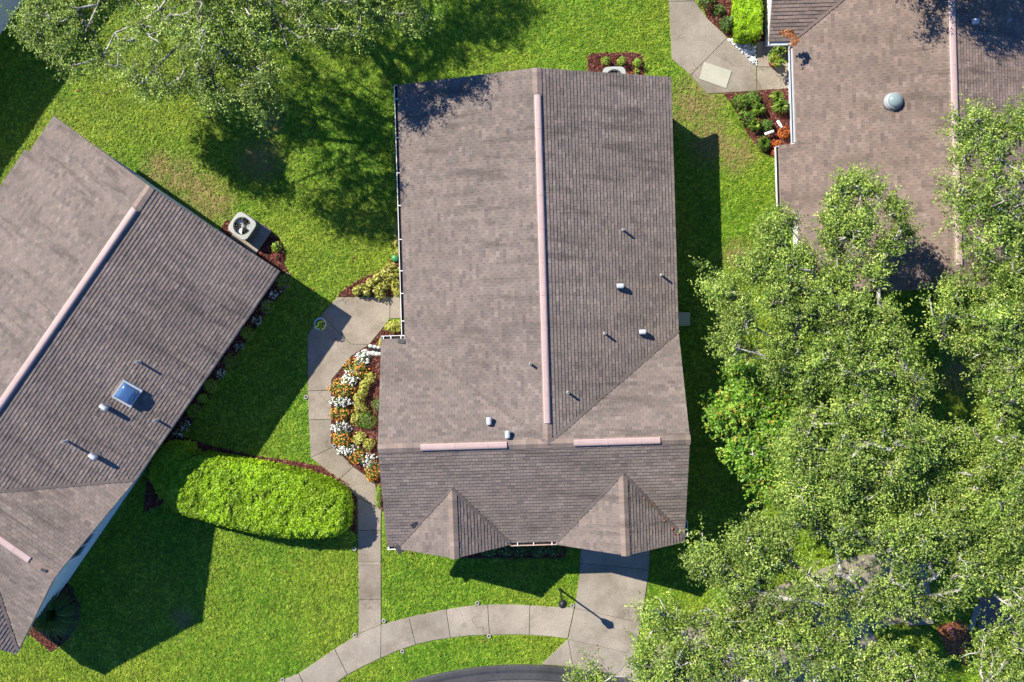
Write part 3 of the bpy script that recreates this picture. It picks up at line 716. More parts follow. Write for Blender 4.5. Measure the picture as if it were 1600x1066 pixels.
        l = MB(); l.bar(a + o * (w / 2 - 0.006) - z * 0.085 + d * 0.02, b_ + o * (w / 2 - 0.006) - z * 0.085 - d * 0.02, w - 0.028, 0.05); l.build('trough_fill', M['gutter_in' if mat != 'palegutter' else 'galv'], go)  # dark fill along the trough, plain grey in the pale gutters
        for f in straps:
            c = a.lerp(b_, f); h = MB(); h.bar(c - o * 0.03 + z * 0.012, c + o * (w + 0.005) + z * 0.012, 0.032, 0.012); h.build('hanger', M['trim'], go)
        return go

m = MT('roof_deck_edge', 0.8, 0.2)
m.color(m.mix(m.ramp(m.tint(), [(0.4, 0.0), (0.6, 1.0)]), (0.055, 0.045, 0.04), (0.34, 0.29, 0.265))); M['roofdeck'] = m.m

RZ = math.radians(1.7)
main = House('middle house with long brown shingle roof, pink ridge vents and two front gables', (1.31, -3.75), RZ, seed=3, runoff=((969, 447), (1004, 519), (764, 658), (793, 679), (975, 358), (1035, 429), (829, 569)))
lefth = House('left house set at an angle with a brown shingle roof and a blue skylight', (-21.0, -5.68), math.radians(-34.5), left_ext=[(4.0, 12.04, 0.2)], mat='shingle_angled', seed=8, runoff=((161, 637), (144, 714), (97, 691)))
righth = House('right house with warm brown shingle roof, round grey dome and overhanging oak branches', (15.96, 15.68), math.pi + RZ, mx=-1.0, left_ext=[(7.95, 10.75, 0.60)], mat='shingle_warm', seed=12)

for a in ((975, 358), (1035, 429), (946, 521), (888, 614), (829, 569)): main.pipe(*a)
for a in ((969, 447), (1004, 519), (764, 658), (793, 679)): main.vent(*a)
main.ridge_vent(0, 12.75, 0, 0.75); main.ridge_vent(-4.65, 0, -1.5, 0); main.ridge_vent(0.95, 0, 4.1, 0)
main.gutter((-5.3, 4.1, E_), (-5.3, 13.74, E_), (-1, 0), [0.06, 0.17, 0.26, 0.385, 0.52, 0.65, 0.79, 0.945])
main.gutter((-6.22, 4.0, E_), (-5.32, 4.0, E_), (0, 1), [0.1, 0.42, 0.85])
main.gutter((-1.48, -3.95, E_), (0.28, -3.95, E_), (0, -1), [0.15, 0.5, 0.9], 'rustgutter')
main.gutter((-6.22, -3.95, E_), (-5.82, -3.95, E_), (0, -1), [0.15, 0.85])
main.gutter((5.2, -3.9, E_), (5.2, -3.3, E_), (1, 0), [0.1, 0.9])
for (px, py, w, d, rr) in ((648, 820, 0.28, 0.22, 0.5), (625, 856, 0.30, 0.34, 0.5), (627, 534, 0.28, 0.16, -0.2)):
    l, nrm = main.on_roof(px, py, 0.03) if px != 625 else (main.Mi @ P(625, 857, 2.42), Vector((0, 0, 1)))
    b = MB(); u = Vector((math.cos(rr), math.sin(rr), 0)); u = (u - nrm * u.dot(nrm)).normalized(); v = nrm.cross(u)
    q = [l + nrm * 0.035 + u * x * w / 2 + v * y * d / 2 for x, y in ((-1, -1), (1, -1), (1, 1), (-1, 1))]
    b.vf(q + [x + nrm * 0.02 for x in q], [(3, 2, 1, 0), (4, 5, 6, 7), (0, 1, 5, 4), (1, 2, 6, 5), (2, 3, 7, 6), (3, 0, 4, 7)])
    props(b.build('flashing', M['darkmetal'], main.root), 'small dark metal flashing plate')

for a in ((212, 566), (240, 658), (97, 691)): lefth.pipe(*a, h=0.42)
for a in ((161, 637), (144, 714)): lefth.vent(*a, h=0.40)
lefth.ridge_vent(0, 12.75, 0, 0.75); lefth.ridge_vent(0.95, 0, 4.1, 0)
l, nrm = lefth.on_roof(4, 858) if False else (lefth.X(4.75, 0, R_), Vector((0, 0, 1)))
b = MB(); b.box((l.x, l.y, l.z + 0.06), (0.2, 0.1, 0.04), 0.3); props(b.build('flashing', M['darkmetal'], lefth.root), 'small dark metal flashing plate')
# skylight
def skylight(hs, px, py, w, d):
    l, nrm = hs.on_roof(px, py, 0.15); k = min(range(len(hs.frames)), key=lambda i: (hs.frames[i][3] - nrm).length); o, u, v, n = hs.frames[k]
    b = MB(); Mx = Matrix((u, v, n)).transposed().to_4x4(); Mx.translation = l
    for (cx, cy, sx, sy) in ((0, -d / 2, w + 0.08, 0.07), (0, d / 2, w + 0.08, 0.07), (-w / 2, 0, 0.07, d - 0.07), (w / 2, 0, 0.07, d - 0.07)): b.box((cx, cy, 0.09), (sx, sy, 0.2))
    fo = b.build('skylight', M['galv'], hs.root); fo.matrix_local = Mx
    g = MB(); n_ = 10; gr = [[None] * (n_ + 1) for _ in range(n_ + 1)]; V = []; Fc = []
    for i in range(n_ + 1):
        for j in range(n_ + 1):
            a, bb = i / n_ * 2 - 1, j / n_ * 2 - 1
            V.append((a * (w / 2 - 0.035), bb * (d / 2 - 0.035), 0.17 + 0.2 * ((1 - a ** 4) * (1 - bb ** 4)) ** 0.5))
    for i in range(n_):
        for j in range(n_):
            q = i * (n_ + 1) + j; Fc.append((q, q + n_ + 1, q + n_ + 2, q + 1))
    g.vf(V, Fc); g.build('pane', M['dome_blue'], fo, True)
skylight(lefth, 197, 614, 0.72, 0.72)

righth.ridge_vent(0, 12.9, 0, 0.75)
l, nrm = righth.on_roof(1399, 157, 0.2)
b = MB(); b.lathe(l, [(0.36, -0.06), (0.33, 0.05), (0.30, 0.12), (0.30, 0.2), (0.27, 0.21)], 24); o = b.build('roof_light', M['lead'], righth.root, True)
b = MB(); b.lathe(l, [(0.28, 0.2), (0.26, 0.26), (0.2, 0.32), (0.1, 0.355), (0.0, 0.365)], 24); b.build('dome', M['dome_grey'], o, True)
righth.vent(1524, 33); righth.pipe(1580, 30)
righth.gutter((-5.3, 4.2, E_), (-5.3, 7.9, E_), (-1, 0), [], 'palegutter', w=0.15)
righth.gutter((-5.9, 8.0, 2.21), (-5.9, 10.3, 2.21), (-1, 0), [], 'trim', w=0.13)
righth.gutter((-6.22, 4.0, E_), (-5.34, 4.0, E_), (0, 1), [], 'palegutter', w=0.15)
for hs in (main, lefth, righth):
    i_ = 0.5
    fp = [hs.M @ hs.X(x, y, 0) for x, y in ((-5.7, -3.45), (4.7, -3.45), (4.7, 13.25), (-4.8, 13.25), (-4.8, 3.5), (-5.7, 3.5))]
    NOGRASS.append([(p.x, p.y) for p in fp])

# top-left neighbour: only its shaded wall shows, but it casts the long shadow
th = thing('white_house', 'pale walled house at the top left corner in shade', 'house', (-20.6, 12.75, 0), math.radians(-34.5))
b = MB(); b.prism([(-0.25, -9), (-0.25, 3.4), (-8, 3.4), (-8, -9)], -0.1, 2.45); b.build('wall', M['stucco'], th)
b = MB()
b.vf([(0.05, -9.4, 2.36), (0.05, 3.8, 2.36), (-4.2, 3.8, 3.9), (-4.2, -9.4, 3.9), (-8.45, -9.4, 2.36), (-8.45, 3.8, 2.36)] + [(0.05, -9.4, 2.5), (0.05, 3.8, 2.5), (-4.2, 3.8, 4.04), (-4.2, -9.4, 4.04), (-8.45, -9.4, 2.5), (-8.45, 3.8, 2.5)],
     [(0, 1, 2, 3), (3, 2, 5, 4), (6, 9, 8, 7), (9, 10, 11, 8), (0, 6, 7, 1), (4, 5, 11, 10), (1, 7, 8, 2), (2, 8, 11, 5), (0, 3, 9, 6), (3, 4, 10, 9)])
b.build('roof', M['shingle'], th)
NOGRASS.append([(p.x, p.y) for p in [Matrix.Translation((-20.6, 12.75, 0)) @ Matrix.Rotation(math.radians(-34.5), 4, 'Z') @ Vector(q) for q in ((-0.2, -9, 0), (-0.2, 3.4, 0), (-8, 3.4, 0), (-8, -9, 0))]])

# ------------------------------------------------------------------ grass
rng = np.random.default_rng(77)
gx = np.arange(-22.5, 22.5, 0.078); gy = np.arange(-15.5, 15.5, 0.078)
gp = np.stack(np.meshgrid(gx, gy), -1).reshape(-1, 2); gp = gp + rng.uniform(-0.045, 0.045, gp.shape)
keep = np.ones(len(gp), bool)
for poly in NOGRASS:
    idx = np.where(keep)[0]; q = gp[idx]; a = np.array(poly); lo, hi = a.min(0) - 0.1, a.max(0) + 0.1
    near = ((q > lo) & (q < hi)).all(1); k = np.where(near)[0]
    if len(k) == 0: continue
    bad = in_poly(q[k], poly) | (edge_dist(q[k], poly) < 0.02 + 0.09 * vnoise(q[k], 0.35, 3))
    keep[idx[k[bad]]] = False
gp = gp[keep]
dead = np.zeros(len(gp))
for x, y, r in DEAD: dead = np.maximum(dead, 1 - np.hypot(gp[:, 0] - x, gp[:, 1] - y) / r)
gp = gp[rng.random(len(gp)) > np.clip(dead, 0, 1) * 0.45]
srcs = []
for k in range(5):
    b = MB(); r = random.Random(k)
    for i in range(13):
        a = r.uniform(0, 6.283); rr = r.uniform(0, 0.06); x, y = rr * math.cos(a), rr * math.sin(a); d = r.uniform(0, 6.283)
        L = r.uniform(0.04, 0.085); le = r.uniform(0.5, 1.2); w = r.uniform(0.007, 0.014); dx, dy = math.cos(d), math.sin(d); sx, sy = -dy * w, dx * w
        p1 = (x + dx * L * le * 0.5, y + dy * L * le * 0.5, L * 0.55); p2 = (x + dx * L * le * 1.1, y + dy * L * le * 1.1, L * (0.85 - 0.45 * le))
        b.face([(x - sx, y - sy, 0), (x + sx, y + sy, 0), (p1[0] + sx, p1[1] + sy, p1[2]), (p1[0] - sx, p1[1] - sy, p1[2])]); b.face([(p1[0] - sx, p1[1] - sy, p1[2]), (p1[0] + sx, p1[1] + sy, p1[2]), p2])
    srcs.append(source(b, 'tuft', M['grass']))
scatter('lawn_grass', np.c_[gp, np.zeros(len(gp))], srcs, 0.45, 1.2, 0.25, 51, 'green lawn grass growing between houses and paths', 'grass')

# ------------------------------------------------------------------ plants
def mound_leaves(c, rad, hgt, n, L, wd, rng, z0=0.0, sx=1.0, sy=1.0, rough=0.25):
    d = unit(rng.normal(size=(n, 3))); d[:, 2] = np.abs(d[:, 2]); d = unit(d * np.array([1, 1, 1.1]))
    lump = 1 + rough * (vnoise(d[:, :2] * 3 + d[:, 2:] * 2, 0.8, int(rng.integers(999))) - 0.5) * 2
    rr = (0.62 + 0.4 * rng.random(n) ** 0.5) * lump
    p = d * rr[:, None] * np.array([rad * sx, rad * sy, hgt]) + np.array([c[0], c[1], c[2] + z0])
    nr = d * 0.7 + rng.normal(size=(n, 3)) * 0.5 + np.array([0, 0, 0.35])
    return leaf_quads(p, nr, L * rng.uniform(0.7, 1.25, n), wd * rng.uniform(0.7, 1.25, n), rng), np.clip(rng.normal(0.5, 0.22, n), 0, 1), p, d
_seed = [100]
def shrub(name, label, px, py, rpx, hgt, mat, n=260, L=0.10, wd=0.05, cat='shrub', group=None, sx=1.0, sy=1.0, petals=None, np_=0, psize=0.05, rough=0.25, bare=False):
    _seed[0] += 1; rng = np.random.default_rng(_seed[0]); c = P(px, py, hgt * 0.6); r = rpx * (H - hgt * 0.6) / F
    t = thing(name, label, cat, (c.x, c.y, 0), 0, group)
    q, ti, p, d = mound_leaves((0, 0, 0), r, hgt, n, L, wd, rng, sx=sx, sy=sy, rough=rough)
    if not bare:
        o = quad_mesh('foliage', q, ti, M[mat], t); o['kind'] = 'stuff'
    b = MB(); rr = random.Random(_seed[0])
    for i in range(6):
        a = rr.uniform(0, 6.28); b.tube([(0, 0, 0), (0.3 * r * math.cos(a), 0.3 * r * math.sin(a), hgt * 0.4), (0.6 * r * sx * math.cos(a), 0.6 * r * sy * math.sin(a), hgt * 0.75)], [0.012, 0.009, 0.004], 5)
    b.build('stem', M['bark'], t)
    if petals:
        k = rng.choice(len(p), np_, replace=True); cen = p[k] * 1.04 + rng.normal(size=(np_, 3)) * 0.015
        reps = 3; cc_ = np.repeat(cen, reps, 0) + rng.normal(size=(np_ * reps, 3)) * psize * 0.25
        nn = np.repeat(d[k], reps, 0) * 0.4 + np.array([-0.25, 0.2, 1.0]) + rng.normal(size=(np_ * reps, 3)) * 0.3
        o = quad_mesh('blossoms', leaf_quads(cc_, nn, psize, psize * 0.75, rng, fold=0.1), np.clip(rng.normal(0.5, 0.25, np_ * reps), 0, 1), M[petals], t); o['kind'] = 'stuff'
    return t
def strap_plant(name, label, px, py, rpx, hgt, mat, n=60, w=0.045, cat='plant', group=None, droop=1.0):
    _seed[0] += 1; rng = np.random.default_rng(_seed[0]); c = P(px, py, hgt * 0.5); r = rpx * (H - hgt * 0.5) / F
    t = thing(name, label, cat, (c.x, c.y, 0), 0, group); V = []; T = []
    for i in range(n):
        a = rng.uniform(0, 6.283); L = r * rng.uniform(0.65, 1.1); hh = hgt * rng.uniform(0.7, 1.15) * (1.2 - 0.5 * L / r); d = np.array([math.cos(a), math.sin(a), 0]); sd = np.array([-d[1], d[0], 0]) * w * 0.5 * rng.uniform(0.7, 1.2)
        ks = [0, 0.3, 0.6, 0.85, 1.0]; pt = [d * L * k + np.array([0, 0, hh * (1 - (1 - min(1, k / 0.55)) ** 2) - (hh * 0.6 * droop * max(0, (k - 0.5) / 0.5) ** 2)]) for k in ks]; ws = [0.7, 1.0, 0.95, 0.6, 0.12]; tt = float(np.clip(rng.normal(0.5, 0.22), 0, 1))
        for j in range(4):
            V.append([pt[j] - sd * ws[j], pt[j] + sd * ws[j], pt[j + 1] + sd * ws[j + 1], pt[j + 1] - sd * ws[j + 1]]); T.append(tt)
    o = quad_mesh('leaves', np.array(V), np.array(T), M[mat], t); o['kind'] = 'stuff'
    b = MB(); b.lathe((0, 0, 0), [(0.05, 0), (0.06, 0.04), (0.03, 0.1), (0, 0.12)], 8); b.build('stem', M['soil'], t)
    return t

# ---- flower bed of the middle house
GW, GO, GY = 'white flower clumps along the garden path', 'orange flower clumps along the garden path', 'yellow green shrubs of the flower bed'
whites = [(566, 560, 11, 0.8, 'topmost white flower clump beside the white stone edging'), (547, 593, 12, 0.9, 'slanting white flower clump between the two top orange clumps'),
          (533, 628, 15, 0.5, 'oblong white flower clump at the upper straight part of the garden path'), (533, 668, 15, 0.62, 'large square white flower clump beside the middle of the garden path'),
          (541, 702, 13, 0.8, 'white flower clump next to the white sprinkler ring in the flower bed'), (574, 720, 11, 0.9, 'lowest white flower clump beside the roof edge')]
for x, y, r, sy, lb in whites: shrub('white_flower_clump', lb, x, y, r * 1.15, 0.32, 'shrub', 220, 0.08, 0.04, 'flowers', GW, sy=sy, petals='white_petal', np_=105, psize=0.065)
oranges = [(557, 576, 15, 1.0, 'topmost orange flower clump, mixed with green leaves'), (534, 607, 17, 0.8, 'widest orange flower clump at the bend of the garden path'),
           (531, 647, 14, 0.8, 'orange flower clump between the two wide white clumps'), (534, 685, 14, 0.7, 'orange flower clump just above the white sprinkler ring'),
           (558, 713, 12, 0.9, 'deep orange flower clump between the two lowest white clumps'), (582, 737, 11, 1.3, 'lowest orange yellow flower clump where path meets roof edge')]
for x, y, r, sy, lb in oranges: shrub('orange_flower_clump', lb, x, y, r * 1.18, 0.38, 'fern', 420, 0.09, 0.04, 'flowers', GO, sy=sy, petals='orange_petal', np_=100, psize=0.06)
crot = [(577, 591, 8, 'round yellow shrub, topmost in the flower bed'), (569, 602, 7, 'yellow shrub in the crooked row right of the widest orange clump'), (566, 614, 7, 'yellow shrub in the middle of the crooked yellow row'), (560, 623, 7, 'yellow shrub at the lower end of the crooked row'),
        (562, 636, 9, 'wide yellow shrub just above the green feathery bush'), (556, 656, 9, 'yellow shrub left of the green feathery bush'), (562, 686, 9, 'yellow shrub below the green feathery bush'), (575, 694, 8, 'lowest yellow shrub of the flower bed near the roof edge')]
for x, y, r, lb in crot: shrub('yellow_shrub', lb, x, y, r * 1.2, 0.42, 'croton', 190, 0.11, 0.06, group=GY)
shrub('feathery_bush', 'green feathery bush in the middle of the flower bed', 573, 657, 15, 0.55, 'fern', 600, 0.10, 0.02)
shrub('feathery_bush', 'dark green bush half under the roof edge above the feathery bush', 590, 633, 10, 0.5, 'shrub', 300, 0.08, 0.03)
shrub('grassy_shrub', 'narrow strip of green ground cover between path and roof edge', 591, 776, 8, 0.3, 'lime', 420, 0.09, 0.03, sx=0.6, sy=2.5)
# ---- bed above the path
GB = 'yellow variegated shrubs above the garden path'
up = [(557, 455, 7, 'leftmost yellow shrub of the bed above the garden path'), (566, 449, 8, 'yellow shrub second from the left above the garden path'), (573, 456, 6, 'small low yellow shrub close to the path edge'), (579, 442, 8, 'yellow shrub at the lawn edge left of the big yellow group'),
      (589, 434, 7, 'lone yellow shrub highest along the curved lawn edge'), (590, 452, 9, 'yellow shrub directly above the path corner'), (600, 445, 10, 'large yellow shrub in the middle of the big group'), (602, 428, 10, 'yellow shrub in the upper left of the big group'), (612, 418, 9, 'yellow shrub just below the green plastic cover'),
      (610, 432, 9, 'yellow shrub in the core of the big group'), (617, 445, 10, 'yellow shrub beside the gutter in the big group'), (622, 425, 8, 'yellow shrub half hidden by the gutter'), (593, 460, 8, 'lowest yellow shrub casting a shadow on the path'), (620, 455, 8, 'yellow shrub at the slab corner by the gutter')]
for x, y, r, lb in up: shrub('variegated_shrub', lb, x, y, r, 0.5, 'croton', 150, 0.12, 0.065, group=GB)
for y, lb in ((354, 'topmost yellow shrub peeking out under the long gutter'), (367, 'second yellow shrub down under the long gutter'), (380, 'third yellow shrub down under the long gutter'), (393, 'yellow shrub under the gutter just above the green cover')):
    shrub('variegated_shrub', lb, 622, y, 8, 0.5, 'croton', 140, 0.12, 0.06, group=GB)
shrub('variegated_shrub', 'yellow shrub in the corner below the path and beside the short gutter', 616, 510, 12, 0.5, 'croton', 260, 0.12, 0.06, sx=1.4, sy=0.8)
shrub('variegated_shrub', 'small yellow shrub at the left end of the short gutter', 597, 536, 7, 0.4, 'croton', 90, 0.11, 0.06)
b = MB(); c = P(618, 404); b.lathe((c.x, c.y, 0), [(0.15, 0.0), (0.15, 0.12), (0.12, 0.16), (0, 0.17)], 18); props(b.build('valve_cover', M['greenplastic'], None, True), 'small round green plastic cover under the long gutter', 'cover')
# stone edging beside the flower bed
eg = thing('stone_edging', 'curved edging of white stones and dark pipe at the top of the flower bed', 'edging')
for i, (x, y, r) in enumerate(((571, 549, 5), (577, 552, 5), (583, 552, 5.5), (589, 553, 5), (594, 553, 4), (579, 541, 4.5), (586, 542, 4), (592, 543, 4))):
    c = P(x, y); b = MB(); b.lathe((c.x, c.y, 0.015), [(0.0, 0), (r * 0.026, 0.02), (r * 0.024, 0.07), (r * 0.013, 0.1), (0, 0.105)], 8, sy=0.75); b.build('stone', M['stone'], eg)
b = MB(); b.tube(P2([(574, 540), (580, 545), (588, 548), (598, 548)], 0.06), 0.05, 8); b.build('pipe', M['black'], eg, True)

# ---- dark row along the left house
row = [(441, 438, 11, 'shrub', 'purple_petal', 'rounded plant with purple flowers at the top corner of the left house bed'), (425.6, 458, 7, None, 'white_petal', 'small white flowered plant, topmost of the whites along the left house'),
       (414, 477, 9.5, 'shrub', 'purple_petal', 'green plant with a few purple flowers, second large one in the left house bed'), (398, 499, 7, None, 'white_petal', 'small white flowered plant above the plain round green one by the left house'), (382.5, 518.5, 9, 'shrub', None, 'plain round green plant in the middle of the left house bed'),
       (370, 540, 7, None, 'white_petal', 'small white flowered plant below the middle green one by the left house'), (356, 562, 10, 'shrub', 'purple_petal', 'green plant with purple flowers, lowest of the purple ones by the left house'), (341, 580, 7, None, 'white_petal', 'small white flowered plant, lowest of the separate whites by the left house'),
       (326, 602, 9.5, 'shrub', None, 'round green plant just above the tiny green one by the left house'), (312, 621, 6, 'shrub', None, 'tiny green plant between two round green ones by the left house'), (299.5, 641, 10, 'shrub', None, 'lowest round green plant in the left house bed'),
       (286, 663, 7, None, 'white_petal', 'white flowered plant near the lower end of the left house bed'), (276, 677, 8, None, 'white_petal', 'white flowered plant beside the dark round shrub')]
for x, y, r, fm, pm, lb in row:
    shrub('bedding_plant', lb, x + 3, y + 2, r * 1.2, 0.4 if fm else 0.2, 'lime' if fm else 'shrub', 460 if fm else 60, 0.07, 0.04, 'plant', 'bedding plants along the left house', petals=pm, np_=(22 if fm else 26) if pm else 0, psize=0.055)
shrub('pale_plant', 'pale green leafy plant at the corner by the left air conditioner', 431, 386, 8, 0.4, 'lime', 120, 0.11, 0.06, 'plant')
shrub('red_plant', 'reddish low plant below the pale green one', 433, 400, 8, 0.22, 'redplant', 110, 0.08, 0.04, 'plant')
# ---- bed behind the middle house
for x, y, lb, k in ((947, 94, 'small green shrub, left of three behind the middle house', 'lime'), (971, 95, 'small green shrub, middle of three behind the middle house', 'lime'), (997, 97, 'small green and orange shrub at the right of the bed behind the middle house', 'lime')):
    shrub('small_shrub', lb, x, y, 7, 0.45, k, 170, 0.09, 0.04, group='small shrubs behind the middle house')
shrub('small_shrub', 'tiny green plant beside the air conditioner behind the middle house', 995, 111, 5, 0.25, 'lime', 90, 0.07, 0.035)
shrub('red_plant', 'low red leafed plant at the roof edge behind the middle house', 990, 117, 7, 0.15, 'orangeplant', 60, 0.07, 0.035, 'plant')
# ---- under the front eave
for i, (x, lb) in enumerate(((765, 'left dark shrub with pale leaves under the front gutter'), (790, 'second dark shrub under the front gutter'), (815, 'third dark shrub under the front gutter'), (842, 'fourth dark shrub under the front gutter'), (866, 'right dark shrub under the front gutter'))):
    shrub('dark_shrub', lb, x, 861, 14, 0.55, 'shrub', 320, 0.09, 0.05, group='dark shrubs under the front gutter', sy=0.7, petals='white_petal', np_=14, psize=0.04)
# ---- right house beds
shrub('dark_shrub', 'round dark green shrub beside the pale path and clipped hedge', 1138, 36, 13, 0.55, 'shrub', 420, 0.09, 0.05)
shrub('dark_shrub', 'dark shrub at the top edge beside the pale path', 1105, 0, 13, 0.5, 'shrub', 300, 0.09, 0.05)
shrub('red_plant', 'reddish shrub at the top edge beside the pale path', 1109, 11, 8, 0.35, 'redplant', 140, 0.08, 0.04)
shrub('dark_shrub', 'low dark shrub between the reddish shrub and the clipped hedge', 1124, 14, 10, 0.4, 'shrub', 200, 0.09, 0.05)
GS = 'strap leaved plants along the right house'
for x, y, r, hh, mt, lb in ((1157, 158, 13, 0.5, 'fern', 'bright green bushy plant nearest the pale path corner'), (1179, 154, 13, 0.5, 'fern', 'green bushy plant second along the pale path'), (1186, 170, 12, 0.5, 'strap', 'green strappy plant in the middle of the right house bed'),
                            (1168, 183, 14, 0.5, 'fern', 'large green leafy plant on the lawn side of the right house bed'), (1180, 195, 13, 0.5, 'strap', 'green strappy plant above the white plastic pipe'), (1215, 152, 13, 0.6, 'strap', 'yellow green strappy plant close to the right house path'), (1221, 166, 15, 0.6, 'strap', 'yellow striped star shaped plant against the right house wall'),
                            (1200, 195, 9, 0.4, 'shrub', 'small dark green plant between the white pipes')):
    if mt == 'strap': strap_plant('strappy_plant', lb, x, y, r, hh, mt, 70, 0.05, group=GS)
    else: shrub('leafy_plant', lb, x, y, r, hh, mt, 300, 0.14, 0.045, 'plant', GS)
strap_plant('strappy_plant', 'round dark strappy plant at the lower end of the right house bed', 1194, 224, 13, 0.55, 'fern', 110, 0.03, group=GS)
for x, y, r, lb in ((1226, 207, 9, 'orange leafed plant under the right house gutter corner'), (1214, 226, 8, 'orange leafed plant below the porch roof corner'), (1211, 238, 6, 'lowest small orange leafed plant by the porch roof')):
    shrub('orange_plant', lb, x, y, r, 0.4, 'orangeplant', 170, 0.11, 0.05, 'plant', 'orange plants along the right house')
for (x0, y0, x1, y1, lb) in ((1195, 210, 1209, 205, 'white plastic pipe lying among the plants by the right house'), (1215, 189, 1222, 200, 'short white pipe near the right house wall')):
    b = MB(); b.tube([P(x0, y0, 0.25), P(x1, y1, 0.3)], 0.06, 10); props(b.build('drain_pipe', M['white'], None, True), lb, 'pipe')

def hedge(name, label, pts, hgt, n, seed, mat='hedge', L=0.115, r=0.35):
    rng = np.random.default_rng(seed); w = [(p.x, p.y) for p in P2(pts, hgt * 0.85)]; a = np.array(w); cx, cy = a.mean(0)
    t = thing(name, label, 'hedge', (cx, cy, 0)); w = [(x - cx, y - cy) for x, y in w]; a = a - a.mean(0)
    lo, hi = a.min(0), a.max(0); q = lo + rng.random((n * 3, 2)) * (hi - lo); q = q[in_poly(q, w)][:n]
    d = edge_dist(q, w); lump = (vnoise(q, 0.6, seed) - 0.5) * 0.08 + (vnoise(q, 0.17, seed + 1) - 0.5) * 0.13
    z = hgt - r + np.sqrt(np.maximum(0, r * r - np.maximum(0, r - d) ** 2)) + lump - 0.06 * rng.random(len(q))
    top = np.c_[q, z]; per = []
    m_ = int(n * 0.6); ln = np.array([np.hypot(*(a[(i + 1) % len(a)] - a[i])) for i in range(len(a))]); k = rng.choice(len(a), m_, p=ln / ln.sum()); tt = rng.random((m_, 1))
    sd = a[k] * (1 - tt) + a[(k + 1) % len(a)] * tt; out = unit(sd); zz = rng.random(m_) * (hgt - r * 0.6)
    side = np.c_[sd + out * (rng.normal(size=(m_, 1)) * 0.05), zz]
    P_ = np.concatenate([top, side]); nn = np.concatenate([np.tile([0, 0, 1.0], (len(top), 1)), np.c_[out, np.full(m_, 0.3)]]) + rng.normal(size=(len(P_), 3)) * 0.55
    o = quad_mesh('foliage', leaf_quads(P_, nn, L * rng.uniform(0.7, 1.3, len(P_)), L * 0.55 * rng.uniform(0.8, 1.2, len(P_)), rng), np.clip(rng.normal(0.5, 0.22, len(P_)), 0, 1), M[mat], t); o['kind'] = 'stuff'
    b = MB(); b.prism([(x * 0.93, y * 0.93) for x, y in w], 0.0, hgt - 0.301); b.prism([(x * 0.86, y * 0.80) for x, y in w], hgt - 0.3, hgt - 0.19); b.build('solid_core', M['hedge_core'], t)  # solid dark green core beneath the leaf shell
    return t
hedge('trimmed_hedge', 'large bright green clipped hedge with rounded ends beside the left house', [(255, 778), (264, 744), (290, 714), (318, 711), (400, 727), (470, 741), (514, 756), (537, 771), (543, 793), (540, 824), (526, 836), (490, 840), (440, 838), (395, 831), (340, 818), (272, 800)], 1.25, 34000, 5)
hedge('round_shrub', 'dark shaded rounded shrub between the left house and the clipped hedge', [(232, 745), (240, 710), (262, 694), (290, 697), (300, 712), (280, 745), (268, 775), (250, 778)], 1.2, 7000, 6)
hedge('clipped_hedge', 'small bright clipped hedge at the top beside the right house', [(1152, -30), (1188, -30), (1189, 52), (1178, 57), (1153, 57)], 0.9, 8000, 7, r=0.15)
strap_plant('fountain_grass', 'big dark fountain grass clump beside the left house wall', 82, 960, 44, 0.9, 'shrub', 420, 0.022, 'ornamental grass')
b = MB(); b.tube([P(66, 984, 0.04), P(88, 1006, 0.04), P(110, 990, 0.04), P(122, 965, 0.04), P(121, 942, 0.04), P(108, 915, 0.04)], 0.045, 8); props(b.build('bed_edging', M['black'], None, True), 'black curved bed edging around the fountain grass', 'edging')

# ------------------------------------------------------------------ trees
def grow(base, tips, trunk_h, rng):
    """connects tips to a trunk by cheapest path; returns nodes, parents, radii"""
    nodes = [np.array([base[0], base[1], 0.0]), np.array([base[0] + rng.normal() * 0.1, base[1] + rng.normal() * 0.1, trunk_h * 0.55]), np.array([base[0] + rng.normal() * 0.15, base[1] + rng.normal() * 0.15, trunk_h])]
    par = [-1, 0, 1]; path = [0.0, 0.0, 0.0]
    order = np.argsort(np.linalg.norm(tips - nodes[2], axis=1))
    for i in order:
        t = tips[i]; A = np.array(nodes[2:]); d = np.linalg.norm(A - t, axis=1); cost = d + 0.45 * np.array(path[2:]); j = int(np.argmin(cost)) + 2
        L = np.linalg.norm(nodes[j] - t); k = max(1, int(L / 0.9)); prev = j
        for s_ in range(1, k + 1):
            f = s_ / k; q = nodes[j] * (1 - f) + t * f
            if s_ < k: q = q + rng.normal(size=3) * 0.13 * min(1.0, L * 0.4) + np.array([0, 0, 0.10 * L * math.sin(f * math.pi) * 0.6])
            nodes.append(q); par.append(prev); path.append(path[prev] + L / k); prev = len(nodes) - 1
    cnt = np.zeros(len(nodes))
    kids = np.zeros(len(nodes))
    for i in range(1, len(nodes)): kids[par[i]] += 1
    for i in range(len(nodes) - 1, 0, -1):
        if kids[i] == 0: cnt[i] = 1
        cnt[par[i]] += cnt[i]
    return nodes, par, (0.020 if trunk_h > 3.3 else 0.017) * np.maximum(cnt, 1) ** 0.46
